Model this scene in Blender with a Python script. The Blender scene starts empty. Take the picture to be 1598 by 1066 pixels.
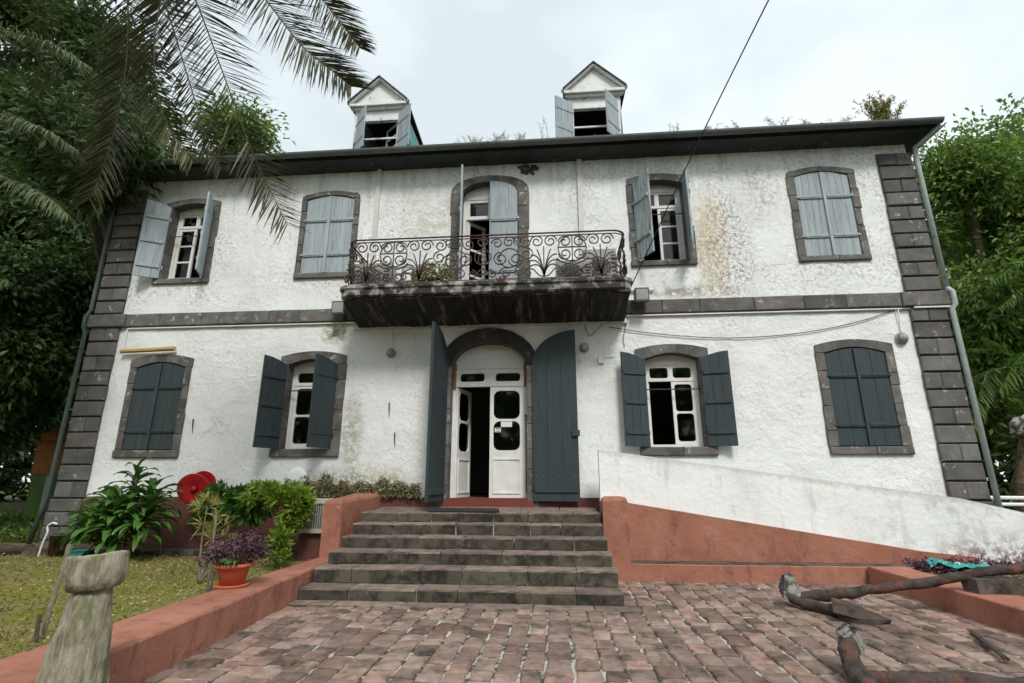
import bpy, math, random
import numpy as np
from mathutils import Vector, noise as mnoise
random.seed(7); rng = np.random.default_rng(7)
R = math.radians
scene = bpy.context.scene
col = scene.collection

# ------------------------------------------------------------------ camera, sky, sun, exposure
CAM = Vector((1.162, -8.8, 1.356))
cd = bpy.data.cameras.new('camera'); cam = bpy.data.objects.new('camera', cd); col.objects.link(cam)
cam.location = CAM; cam.rotation_euler = (R(90 + 15.17), 0, R(4.886))
cd.sensor_width = 36; cd.lens = 36 * 800.5 / 1598; cd.clip_start = .05; cd.clip_end = 2000
scene.camera = cam

SUN_EL, SUN_AZ = 48, 160          # azimuth clockwise from +Y
world = bpy.data.worlds.new('World'); scene.world = world; world.use_nodes = True
wn = world.node_tree; wn.nodes.clear()
def wnode(t, **k):
    n = wn.nodes.new(t)
    for a, b in k.items(): setattr(n, a, b)
    return n
sky = wnode('ShaderNodeTexSky', sky_type='NISHITA', sun_disc=False)
sky.sun_elevation = R(SUN_EL); sky.sun_rotation = R(SUN_AZ); sky.dust_density = 3.0; sky.air_density = 1.2
tc = wnode('ShaderNodeTexCoord'); mp = wnode('ShaderNodeMapping'); mp.inputs['Scale'].default_value = (1, 1, 1.7)
mp.inputs['Location'].default_value = (3.1, .4, .2)
wn.links.new(tc.outputs['Generated'], mp.inputs['Vector'])
cn = wnode('ShaderNodeTexNoise'); cn.inputs['Scale'].default_value = 1.5; cn.inputs['Detail'].default_value = 6; cn.inputs['Roughness'].default_value = .5
wn.links.new(mp.outputs[0], cn.inputs['Vector'])
cr = wnode('ShaderNodeValToRGB')
cr.color_ramp.elements[0].position = .36; cr.color_ramp.elements[0].color = (4.7, 5.25, 5.45, 1)
cr.color_ramp.elements[1].position = .64; cr.color_ramp.elements[1].color = (7.2, 7.65, 7.75, 1)
wn.links.new(cn.outputs['Fac'], cr.inputs['Fac'])
mx = wnode('ShaderNodeMix', data_type='RGBA'); mx.inputs['Factor'].default_value = .9
wn.links.new(sky.outputs[0], mx.inputs['A']); wn.links.new(cr.outputs[0], mx.inputs['B'])
bg = wnode('ShaderNodeBackground'); bg.inputs['Strength'].default_value = .1
wo = wnode('ShaderNodeOutputWorld')
wn.links.new(mx.outputs['Result'], bg.inputs['Color']); wn.links.new(bg.outputs[0], wo.inputs['Surface'])

sl = bpy.data.lights.new('sun', 'SUN'); sun = bpy.data.objects.new('sun', sl); col.objects.link(sun)
sl.energy = 1.5; sl.angle = R(14); sl.color = (1, .97, .92)
sd = Vector((math.sin(R(SUN_AZ)) * math.cos(R(SUN_EL)), math.cos(R(SUN_AZ)) * math.cos(R(SUN_EL)), math.sin(R(SUN_EL))))
sun.rotation_euler = (-sd).to_track_quat('-Z', 'Y').to_euler(); sun.location = (4, -20, 30)
vs = scene.view_settings
vs.view_transform = 'Standard'; vs.look = 'None'; vs.gamma = 1; vs.use_curve_mapping = False; vs.exposure = 0.80
cy = scene.cycles; cy.use_adaptive_sampling = True; cy.adaptive_threshold = .025; cy.max_bounces = 5; cy.diffuse_bounces = 3; cy.glossy_bounces = 2; cy.transmission_bounces = 3; cy.transparent_max_bounces = 6

# ------------------------------------------------------------------ materials
class NT:
    def __init__(s, name):
        s.m = bpy.data.materials.new(name); s.m.use_nodes = True; s.t = s.m.node_tree
        s.b = s.t.nodes['Principled BSDF']; s.out = s.t.nodes['Material Output']
        s.g = s.t.nodes.new('ShaderNodeNewGeometry'); s.pos = s.g.outputs['Position']
    def n(s, t, **k):
        n = s.t.nodes.new(t)
        for a, b in k.items(): setattr(n, a, b)
        return n
    def put(s, sock, v):
        if hasattr(v, 'is_linked'): s.t.links.new(v, sock)
        else: sock.default_value = (tuple(v) + (1,) if isinstance(v, (tuple, list)) and len(v) == 3 and len(sock.default_value) == 4 else v)
    def math(s, op, a, b=0., c=0., clamp=False):
        n = s.n('ShaderNodeMath', operation=op, use_clamp=clamp)
        s.put(n.inputs[0], a); s.put(n.inputs[1], b); s.put(n.inputs[2], c); return n.outputs[0]
    def noise(s, scale, detail=5, rough=.55, vec=None, dist=0):
        n = s.n('ShaderNodeTexNoise'); n.inputs['Scale'].default_value = scale; n.inputs['Detail'].default_value = detail
        n.inputs['Roughness'].default_value = rough; n.inputs['Distortion'].default_value = dist
        s.put(n.inputs['Vector'], vec if vec is not None else s.pos); return n.outputs['Fac']
    def stretch(s, sc):
        n = s.n('ShaderNodeMapping'); n.inputs['Scale'].default_value = sc; s.put(n.inputs['Vector'], s.pos); return n.outputs[0]
    def ramp(s, f, lo, hi, a=0., b=1.):
        n = s.n('ShaderNodeMapRange'); s.put(n.inputs[0], f)
        for i, v in zip((1, 2, 3, 4), (lo, hi, a, b)): n.inputs[i].default_value = v
        return n.outputs[0]
    def mix(s, f, a, b):
        n = s.n('ShaderNodeMix', data_type='RGBA'); s.put(n.inputs['Factor'], f); s.put(n.inputs['A'], a); s.put(n.inputs['B'], b)
        return n.outputs['Result']
    def xyz(s):
        n = s.n('ShaderNodeSeparateXYZ'); s.put(n.inputs[0], s.pos); return n.outputs
    def color(s, c): s.put(s.b.inputs['Base Color'], c)
    def rough(s, r, spec=.3): s.put(s.b.inputs['Roughness'], r); s.b.inputs['Specular IOR Level'].default_value = spec
    def bump(s, h, strength=.4, dist=.02):
        n = s.n('ShaderNodeBump'); n.inputs['Strength'].default_value = strength; n.inputs['Distance'].default_value = dist
        s.put(n.inputs['Height'], h); s.t.links.new(n.outputs[0], s.b.inputs['Normal'])
def sc(c, k): return tuple(min(1, x * k) for x in c)
def pbr(name, base, rough=.7, var=.25, vs=5, bump=.3, bs=60, spec=.3, tint=0, second=None, sec=(.55, .68), sscale=3, metal=0, stretch=None, bdist=.01):
    N = NT(name)
    vec = N.stretch(stretch) if stretch else None
    c = N.mix(N.ramp(N.noise(vs, 6, .6, vec), .3, .7), sc(base, 1 - var), sc(base, 1 + var))
    if second: c = N.mix(N.ramp(N.noise(sscale, 7, .68, vec), *sec), c, second)
    if tint:
        oi = N.n('ShaderNodeObjectInfo')
        r = N.math('FRACT', N.math('ADD', oi.outputs['Random'], N.g.outputs['Random Per Island']))
        n = N.n('ShaderNodeMix', data_type='RGBA', blend_type='MULTIPLY'); n.inputs['Factor'].default_value = 1
        N.put(n.inputs['A'], c)
        k = N.ramp(r, 0, 1, 1 - tint, 1 + tint)
        cb = N.n('ShaderNodeCombineColor')
        r2 = N.math('FRACT', N.math('MULTIPLY', r, 7.31))
        N.put(cb.inputs[0], k); N.put(cb.inputs[1], N.math('MULTIPLY', k, N.ramp(r2, 0, 1, 1 - tint * .22, 1 + tint * .14))); N.put(cb.inputs[2], N.math('MULTIPLY', k, N.ramp(r2, 0, 1, 1 - tint * .3, 1 + tint * .2)))
        N.put(n.inputs['B'], cb.outputs[0]); c = n.outputs['Result']
    N.color(c); N.rough(rough, spec); N.b.inputs['Metallic'].default_value = metal
    if bump: N.bump(N.noise(bs, 6, .65, vec), bump, bdist)
    return N.m
def leafmat(name, a, b, trans=.3, rough=.45):
    N = NT(name); r = N.g.outputs['Random Per Island']
    c = N.mix(r, a, b); c = N.mix(N.ramp(N.noise(.9, 4), .36, .62), sc_node(N, c, .62), c)
    N.color(c); N.rough(rough, .35)
    tr = N.n('ShaderNodeBsdfTranslucent'); N.put(tr.inputs['Color'], c)
    ms = N.n('ShaderNodeMixShader'); ms.inputs[0].default_value = trans
    N.t.links.new(N.b.outputs[0], ms.inputs[1]); N.t.links.new(tr.outputs[0], ms.inputs[2]); N.t.links.new(ms.outputs[0], N.out.inputs['Surface'])
    return N.m
def sc_node(N, c, k):
    n = N.n('ShaderNodeMix', data_type='RGBA', blend_type='MULTIPLY'); n.inputs['Factor'].default_value = 1
    N.put(n.inputs['A'], c); n.inputs['B'].default_value = (k, k, k, 1); return n.outputs['Result']

def plaster_mat():
    N = NT('rough_white_plaster'); x, y, z = N.xyz()
    wob = N.math('MULTIPLY', N.math('SUBTRACT', N.noise(2.2, 6, .65), .5), 1.6)
    def ell(cx, cz, rx, rz, k=1.0):
        a = N.math('POWER', N.math('DIVIDE', N.math('SUBTRACT', x, cx), rx), 2); b = N.math('POWER', N.math('DIVIDE', N.math('SUBTRACT', z, cz), rz), 2)
        return N.math('MULTIPLY', N.math('ADD', N.math('SUBTRACT', 1, N.math('ADD', a, b)), wob, clamp=True), k, clamp=True)
    c = N.mix(N.ramp(N.noise(.9, 7, .62), .38, .7), (.84, .855, .85), (.70, .715, .71))
    fine = N.noise(16, 6, .78); spot = N.ramp(fine, .50, .60)
    # dirt of the upper floor: patches of grey lichen
    up = N.ramp(z, 4.3, 4.8); reg = N.ramp(N.noise(.75, 4, .65), .42, .58)
    c = N.mix(N.math('MULTIPLY', N.math('MULTIPLY', spot, reg), N.math('MULTIPLY', up, .68)), c, (.27, .27, .25))
    c = N.mix(N.math('MULTIPLY', N.math('MULTIPLY', N.ramp(fine, .54, .64), N.ramp(N.noise(1.3, 4), .47, .6)), .5), c, (.34, .33, .30))
    # ochre run beneath the eave, cracks and grime beside it
    run = N.math('MULTIPLY', ell(4.05, 5.55, .38, 1.25), N.ramp(N.noise(7, 5, .7), .34, .56))
    c = N.mix(N.math('MULTIPLY', run, .85), c, (.62, .50, .29))
    c = N.mix(N.math('MULTIPLY', N.math('MULTIPLY', ell(4.3, 5.4, .55, 1.6), N.ramp(fine, .47, .57)), .9), c, (.24, .22, .19))
    c = N.mix(N.math('MULTIPLY', N.math('MULTIPLY', ell(5.0, 6.5, .4, .8), N.ramp(N.noise(9, 6, .75), .47, .56)), .8), c, (.42, .40, .36))
    c = N.mix(N.math('MULTIPLY', N.math('MULTIPLY', ell(-1.2, 6.3, .7, .8), N.ramp(N.noise(5, 5, .7), .44, .58)), .6), c, (.55, .50, .37))
    c = N.mix(N.math('MULTIPLY', N.math('MULTIPLY', ell(3.6, 4.6, 1.1, .16), N.ramp(N.noise(6, 5, .7), .42, .55)), .85), c, (.30, .28, .22))
    # streaks running down from the eave and from the stone band
    st = N.noise(1, 7, .7, N.stretch((5, 1, .5)))
    c = N.mix(N.math('MULTIPLY', N.math('MULTIPLY', N.ramp(st, .47, .62), N.ramp(z, 6.0, 7.4)), .6), c, (.45, .44, .39))
    vo = N.n('ShaderNodeTexVoronoi', feature='DISTANCE_TO_EDGE'); vo.inputs['Scale'].default_value = .75
    wv = N.n('ShaderNodeVectorMath', operation='ADD'); nz = N.n('ShaderNodeTexNoise'); nz.inputs['Scale'].default_value = 3; nz.inputs['Detail'].default_value = 4; N.put(nz.inputs['Vector'], N.pos); N.put(wv.inputs[0], N.pos)
    ws = N.n('ShaderNodeVectorMath', operation='SCALE'); ws.inputs['Scale'].default_value = .5; N.put(ws.inputs[0], nz.outputs['Color']); N.put(wv.inputs[1], ws.outputs[0]); N.put(vo.inputs['Vector'], wv.outputs[0])
    c = N.mix(N.math('MULTIPLY', N.math('MULTIPLY', N.ramp(vo.outputs['Distance'], .012, .002), N.ramp(N.noise(1.1, 3), .5, .58)), .32), c, (.34, .32, .29))
    # moss and dead creeper low on the wall and by the balcony end
    mo = N.math('MULTIPLY', N.math('MAXIMUM', ell(-2.3, 1.2, 1.3, .5), N.math('MAXIMUM', ell(-2.85, 3.98, .33, .26), ell(-2.4, 2.1, .25, .9, .7))), N.ramp(N.noise(11, 6, .75), .40, .54))
    c = N.mix(N.math('MULTIPLY', mo, .92), c, N.mix(N.noise(20), (.10, .10, .025), (.42, .38, .22)))
    N.color(c); N.rough(.9, .15)
    h = N.math('ADD', N.math('ADD', N.math('MULTIPLY', N.noise(4.5, 4, .6, None, 1.2), 1.5), N.noise(13, 5, .6)), N.math('MULTIPLY', N.noise(48, 3, .7), .25)); hm = N.math('MULTIPLY', h, N.ramp(N.noise(.7, 3, .5), .38, .6, .35, 1.15)); N.bump(hm, .36, .045)
    return N.m
def ramp_mat():
    N = NT('ramp_white_paint'); x, y, z = N.xyz()
    c = N.mix(N.ramp(N.noise(1.2, 7, .6), .4, .7), (.84, .85, .84), (.70, .72, .72))
    st = N.noise(1, 8, .7, N.stretch((6, 1, 1.3)))
    c = N.mix(N.math('MULTIPLY', N.ramp(st, .55, .68), .38), c, (.40, .38, .35))
    top = N.math('ADD', z, N.math('MULTIPLY', x, .139))     # height under the sloping coping
    c = N.mix(N.math('MULTIPLY', N.ramp(N.math('ADD', top, N.math('MULTIPLY', N.noise(9, 7, .7), .25)), 2.09, 2.17), .45), c, (.42, .38, .31))
    far = N.ramp(x, 4.5, 6.5)
    c = N.mix(N.math('MULTIPLY', N.math('MULTIPLY', N.ramp(N.noise(4, 8, .72), .52, .66), far), .6), c, (.40, .40, .38))
    low = N.math('MULTIPLY', N.ramp(x, 6.2, 6.9), N.ramp(z, .75, .3))
    c = N.mix(N.math('MULTIPLY', low, N.ramp(N.noise(10, 8, .7), .45, .55)), c, (.22, .10, .10))
    N.color(c); N.rough(.85, .15); N.bump(N.noise(14, 8, .6), .5, .02); return N.m
def glass_mat():
    N = NT('window_glass'); t = N.t
    tr = N.n('ShaderNodeBsdfTransparent'); tr.inputs[0].default_value = (.78, .82, .80, 1)
    gl = N.n('ShaderNodeBsdfGlossy'); gl.inputs['Roughness'].default_value = .04
    fr = N.n('ShaderNodeFresnel'); fr.inputs['IOR'].default_value = 1.5
    ms = N.n('ShaderNodeMixShader'); t.links.new(fr.outputs[0], ms.inputs[0])
    t.links.new(tr.outputs[0], ms.inputs[1]); t.links.new(gl.outputs[0], ms.inputs[2]); t.links.new(ms.outputs[0], N.out.inputs['Surface'])
    return N.m
M = {}
M['plaster'] = plaster_mat(); M['rampwhite'] = ramp_mat(); M['glass'] = glass_mat()
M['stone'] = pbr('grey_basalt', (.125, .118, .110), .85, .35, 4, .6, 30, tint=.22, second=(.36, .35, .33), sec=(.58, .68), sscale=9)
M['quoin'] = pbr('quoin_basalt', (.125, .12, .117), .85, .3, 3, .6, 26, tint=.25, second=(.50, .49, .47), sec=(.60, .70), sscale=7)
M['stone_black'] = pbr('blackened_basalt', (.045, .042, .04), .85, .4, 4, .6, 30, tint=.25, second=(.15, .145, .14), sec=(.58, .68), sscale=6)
M['cream'] = pbr('cream_metal_paint', (.50, .47, .38), .6, .12, 6, .1, 30, second=(.25, .2, .13), sec=(.6, .68), sscale=8)
M['mortar'] = pbr('old_mortar', (.10, .095, .085), .9, .3, 8, .5, 40)
M['qjoint'] = pbr('quoin_joint', (.055, .052, .05), .9, .3, 8, .5, 40)
M['slate'] = pbr('slate_blue_paint', (.037, .052, .057), .55, .16, 1, .25, 1, second=(.066, .088, .098), sec=(.6, .75), sscale=1, stretch=(26, 26, 1.6), spec=.35)
M['paleblue'] = pbr('faded_blue_paint', (.335, .385, .41), .7, .16, 1, .4, 1, second=(.19, .20, .20), sec=(.55, .68), sscale=1.2, stretch=(26, 26, 1.8), tint=.08)
M['peelblue'] = pbr('peeling_blue_paint', (.34, .40, .42), .75, .2, 1, .5, 1, second=(.16, .15, .13), sec=(.51, .59), sscale=1.2, stretch=(22, 22, 2.0), tint=.1)
M['iron'] = pbr('dark_iron', (.05, .045, .042), .7, .3, 20, .3, 80)
M['hinge'] = pbr('painted_hinge', (.10, .14, .16), .6, .3, 20, .3, 80)
M['rust'] = pbr('rusty_rail', (.065, .045, .038), .8, .35, 14, .5, 70, second=(.36, .31, .27), sec=(.58, .68), sscale=12)
M['railtop'] = pbr('rusty_top_rail', (.10, .05, .04), .8, .4, 12, .5, 70)
M['white'] = pbr('white_joinery_paint', (.74, .74, .71), .5, .08, 6, .15, 30, second=(.50, .48, .44), sec=(.62, .75), sscale=5)
M['dormerwhite'] = pbr('weathered_white_boards', (.70, .71, .70), .8, .12, 5, .3, 30, second=(.26, .25, .23), sec=(.58, .68), sscale=6)
def redbrown_mat():
    N = NT('red_brown_paint')
    c = N.mix(N.ramp(N.noise(1.8, 6, .62), .36, .64), (.295, .118, .080), (.375, .170, .120))
    c = N.mix(N.math('MULTIPLY', N.ramp(N.noise(2.4, 7, .72, N.stretch((2.2, 2.2, .9))), .53, .66), .55), c, (.15, .065, .048))
    c = N.mix(N.math('MULTIPLY', N.ramp(N.noise(5, 7, .75), .60, .68), .7), c, (.09, .085, .045))
    c = N.mix(N.math('MULTIPLY', N.ramp(N.noise(13, 6, .7), .66, .69), .8), c, (.42, .37, .33))
    N.color(c); N.rough(.82, .2); N.bump(N.math('ADD', N.noise(3.5, 5, .6, None, .8), N.math('MULTIPLY', N.noise(22, 5, .65), .5)), .5, .03); return N.m
M['redbrown'] = redbrown_mat()
M['redbrown_plain'] = pbr('red_brown_paint', (.35, .15, .108), .75, .12, 2.2, .35, 14, second=(.25, .095, .068), sec=(.56, .75), sscale=1.7, bdist=.02)
M['maroon'] = pbr('maroon_plinth_paint', (.125, .05, .042), .8, .2, 2, .4, 18)
M['redfloor'] = pbr('red_threshold_paint', (.17, .045, .035), .6, .15, 3, .2, 30)
M['step'] = pbr('step_stone', (.125, .102, .086), .88, .35, 3.5, .7, 30, tint=.2, second=(.032, .031, .026), sec=(.47, .62), sscale=4)
def step_mat():
    N = NT('two_tone_step_stone'); nz = N.n('ShaderNodeSeparateXYZ'); N.put(nz.inputs[0], N.g.outputs['Normal'])
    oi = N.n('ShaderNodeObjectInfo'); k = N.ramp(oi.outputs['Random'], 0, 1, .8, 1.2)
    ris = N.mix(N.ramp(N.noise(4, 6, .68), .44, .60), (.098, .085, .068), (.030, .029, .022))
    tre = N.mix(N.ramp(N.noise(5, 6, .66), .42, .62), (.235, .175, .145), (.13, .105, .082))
    c = N.mix(N.math('MULTIPLY', N.ramp(nz.outputs[2], .55, .9), N.ramp(N.noise(7, 5, .6), .25, .45)), ris, tre)  # upward faces lighter and browner, upright faces darker, mixed by face normal
    c = N.mix(N.math('MULTIPLY', N.ramp(N.noise(14, 6, .7), .62, .68), .5), c, (.30, .28, .25))
    n = N.n('ShaderNodeMix', data_type='RGBA', blend_type='MULTIPLY'); n.inputs['Factor'].default_value = 1; N.put(n.inputs['A'], c)
    cb = N.n('ShaderNodeCombineColor'); [N.put(cb.inputs[i], k) for i in range(3)]; N.put(n.inputs['B'], cb.outputs[0]); N.color(n.outputs['Result'])
    N.rough(.88, .25); N.bump(N.noise(30, 6, .65), .7, .012); return N.m
M['two_tone_step'] = step_mat()
M['landing'] = pbr('landing_stone', (.19, .14, .115), .88, .25, 3.5, .5, 30, tint=.12, second=(.06, .055, .045), sec=(.56, .70), sscale=3)
M['whitemortar'] = pbr('white_mortar', (.46, .44, .40), .9, .3, 9, .4, 50, second=(.06, .055, .04), sec=(.46, .53), sscale=4.5)
M['paver'] = pbr('brown_paver', (.235, .165, .136), .88, .34, 7, 1.0, 30, tint=.38, second=(.07, .054, .044), sec=(.50, .66), sscale=3.2)
M['dark'] = pbr('dark_eave_paint', (.040, .045, .047), .7, .3, 4, .3, 30, second=(.22, .22, .21), sec=(.63, .68), sscale=3.5)
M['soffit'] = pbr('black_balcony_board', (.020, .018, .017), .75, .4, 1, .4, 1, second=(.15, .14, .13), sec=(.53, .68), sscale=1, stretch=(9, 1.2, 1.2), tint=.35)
M['balcedge'] = pbr('stained_balcony_edge', (.04, .036, .034), .8, .4, 5, .4, 20, second=(.42, .40, .37), sec=(.50, .62), sscale=4)
M['gutter'] = pbr('grey_green_gutter', (.115, .135, .135), .5, .2, 4, .2, 20, second=(.30, .31, .29), sec=(.66, .74), sscale=6, spec=.4)
M['pipegreen'] = pbr('green_downpipe', (.075, .10, .09), .6, .25, 6, .2, 20)
M['pipepale'] = pbr('pale_downpipe', (.40, .45, .43), .6, .15, 5, .2, 20, second=(.15, .14, .12), sec=(.60, .70), sscale=5)
M['roof'] = pbr('dark_shingle', (.06, .058, .055), .9, .3, 5, .5, 20)
M['interior'] = pbr('interior_wall', (.30, .29, .27), .9, .1, 3, 0)
M['intfloor'] = pbr('interior_floor', (.10, .06, .045), .7, .2, 3, 0)
M['paper'] = pbr('paper_notice', (.75, .76, .74), .7, .05, 20, 0)
M['ink'] = pbr('notice_ink', (.06, .06, .09), .7, .05, 20, 0)
M['teal'] = pbr('teal_plastic', (.04, .33, .29), .5, .25, 9, .3, 20, second=(.45, .62, .58), sec=(.6, .66), sscale=7)
M['metalgrey'] = pbr('grey_metal', (.33, .33, .31), .55, .15, 6, .2, 40)
M['darkgrill'] = pbr('dark_grille', (.07, .07, .07), .6, .2, 20, .2, 60)
M['wornstone'] = pbr('weathered_carved_wood', (.33, .30, .23), .9, .3, 1, .8, 1, second=(.17, .165, .09), sec=(.45, .60), sscale=.9, stretch=(20, 20, 4), bdist=.05)
M['terracotta'] = pbr('orange_plastic_pot', (.46, .11, .055), .55, .12, 6, .1, 30)
M['reelred'] = pbr('red_reel_paint', (.48, .022, .026), .45, .12, 6, .1, 30)
M['hosered'] = pbr('dull_red_hose', (.17, .055, .045), .6, .2, 6, .2, 30)
M['bamboo'] = pbr('bamboo_cane', (.45, .32, .12), .6, .2, 1, .2, 1, stretch=(1.5, 20, 20))
M['anchor'] = pbr('corroded_iron', (.062, .050, .043), .88, .5, 9, 1.0, 40, second=(.16, .065, .045), sec=(.50, .62), sscale=7, bdist=.02)
M['flake'] = pbr('bleached_scale', (.32, .31, .27), .9, .4, 12, .9, 40, second=(.06, .058, .06), sec=(.46, .54), sscale=10, bdist=.02)
M['soil'] = pbr('dark_soil', (.075, .055, .038), .95, .4, 9, .8, 40, bdist=.03)
M['bark'] = pbr('tree_bark', (.085, .066, .05), .95, .35, 6, .9, 24, bdist=.03)
M['twig'] = pbr('grey_twig', (.20, .17, .13), .9, .3, 20, .4, 60)
M['rawwood'] = pbr('raw_wood', (.24, .12, .06), .7, .2, 6, .2, 30)
M['cable'] = pbr('black_cable', (.02, .02, .02), .6, .1, 20, 0)
M['pvc'] = pbr('white_pvc', (.78, .79, .78), .4, .05, 6, .05, 20)
M['rubble'] = pbr('exposed_rubble', (.13, .09, .05), .95, .5, 10, .9, 30, second=(.04, .03, .02), sec=(.45, .6), sscale=8)
M['orange'] = pbr('shed_orange', (.40, .15, .06), .85, .15, 3, .2, 20)
M['green'] = pbr('shed_green', (.10, .20, .04), .7, .2, 3, .2, 20)
M['mat'] = pbr('black_rubber_mat', (.03, .027, .025), .9, .3, 40, .6, 120)
M['pink'] = pbr('pink_plastic', (.62, .20, .24), .5, .1, 8, .1, 20)
M['leaf_dark'] = leafmat('leaf_dark', (.034, .070, .020), (.095, .16, .04), .32)
M['leaf_mid'] = leafmat('leaf_mid', (.085, .18, .032), (.28, .41, .085), .42)
M['leaf_drac'] = leafmat('leaf_glossy_green', (.045, .12, .024), (.12, .26, .05), .25, .32)
M['leaf_lime'] = leafmat('leaf_lime', (.15, .29, .03), (.36, .48, .07), .35)
M['leaf_yellow'] = leafmat('leaf_yellow_green', (.30, .30, .07), (.45, .42, .14), .3)
M['leaf_purple'] = leafmat('leaf_purple', (.07, .03, .05), (.17, .08, .12), .25)
M['palm_dark'] = leafmat('palm_leaflet', (.040, .052, .018), (.11, .10, .035), .2)
M['palm_pale'] = leafmat('palm_leaflet_pale', (.10, .15, .06), (.22, .26, .12), .3)
M['palm_green'] = leafmat('palm_leaflet_green', (.07, .15, .025), (.16, .26, .05), .35)
M['drygrass'] = leafmat('dry_weed', (.26, .22, .09), (.46, .41, .18), .35)
M['weedgreen'] = leafmat('weed_green', (.20, .22, .04), (.46, .42, .11), .4)
M['creeper'] = leafmat('creeper_leaf', (.13, .12, .03), (.42, .39, .22), .2)
M['litter'] = leafmat('fallen_leaf', (.16, .10, .045), (.50, .42, .24), .1, .7)
M['grassb'] = leafmat('grass_blade', (.13, .18, .02), (.30, .35, .06), .25)
def lawn_mat():
    N = NT('lawn_soil_and_moss')
    c = N.mix(N.ramp(N.noise(1.4, 7, .62), .38, .62), (.17, .185, .028), (.24, .19, .08))
    c = N.mix(N.ramp(N.noise(22, 6, .7), .56, .66), c, (.30, .25, .14)); N.color(c); N.rough(.95, .1); N.bump(N.noise(30, 7, .7), .9, .03); return N.m
M['lawn'] = lawn_mat()
M['earth'] = pbr('dark_earth', (.06, .062, .022), .95, .4, 1.5, .7, 12, bdist=.04)  # dark brown-green earth colour of ground and yard

# ------------------------------------------------------------------ mesh helpers
WL = {}
def link(o, parent, base):
    col.objects.link(o); WL[o.name] = Vector(base)
    if parent is not None: o.parent = parent; o.location = Vector(base) - WL[parent.name]
    else: o.location = base
def tag(o, label, cat, group=None, kind=None):
    o['label'] = label
    if cat: o['category'] = cat
    if group: o['group'] = group
    if kind: o['kind'] = kind
    return o
def empty(name, loc, label=None, cat=None, group=None):
    o = bpy.data.objects.new(name, None); o.empty_display_size = .1; link(o, None, loc)
    if label: tag(o, label, cat, group)
    return o
def mesh_np(name, V, F, mat, parent=None, smooth=False, kind=None, origin=True, k=None):
    """V (n,3); F either (m,k) int array or list of lists"""
    V = np.asarray(V, dtype=np.float64)
    lo, hi = V.min(0), V.max(0); base = np.array([(lo[0] + hi[0]) / 2, (lo[1] + hi[1]) / 2, lo[2]]) if origin else np.zeros(3)
    me = bpy.data.meshes.new(name)
    if isinstance(F, np.ndarray):
        n, kk = F.shape
        me.vertices.add(len(V)); me.vertices.foreach_set('co', (V - base).astype(np.float32).ravel())
        me.loops.add(n * kk); me.loops.foreach_set('vertex_index', F.astype(np.int32).ravel())
        me.polygons.add(n); me.polygons.foreach_set('loop_start', np.arange(0, n * kk, kk, dtype=np.int32))
        me.update(calc_edges=True)
    else:
        me.from_pydata((V - base).tolist(), [], F); me.update()
    if smooth: me.polygons.foreach_set('use_smooth', np.ones(len(me.polygons), dtype=bool))
    me.materials.append(mat); o = bpy.data.objects.new(name, me); link(o, parent, base)
    if kind: o['kind'] = kind
    return o
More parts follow.
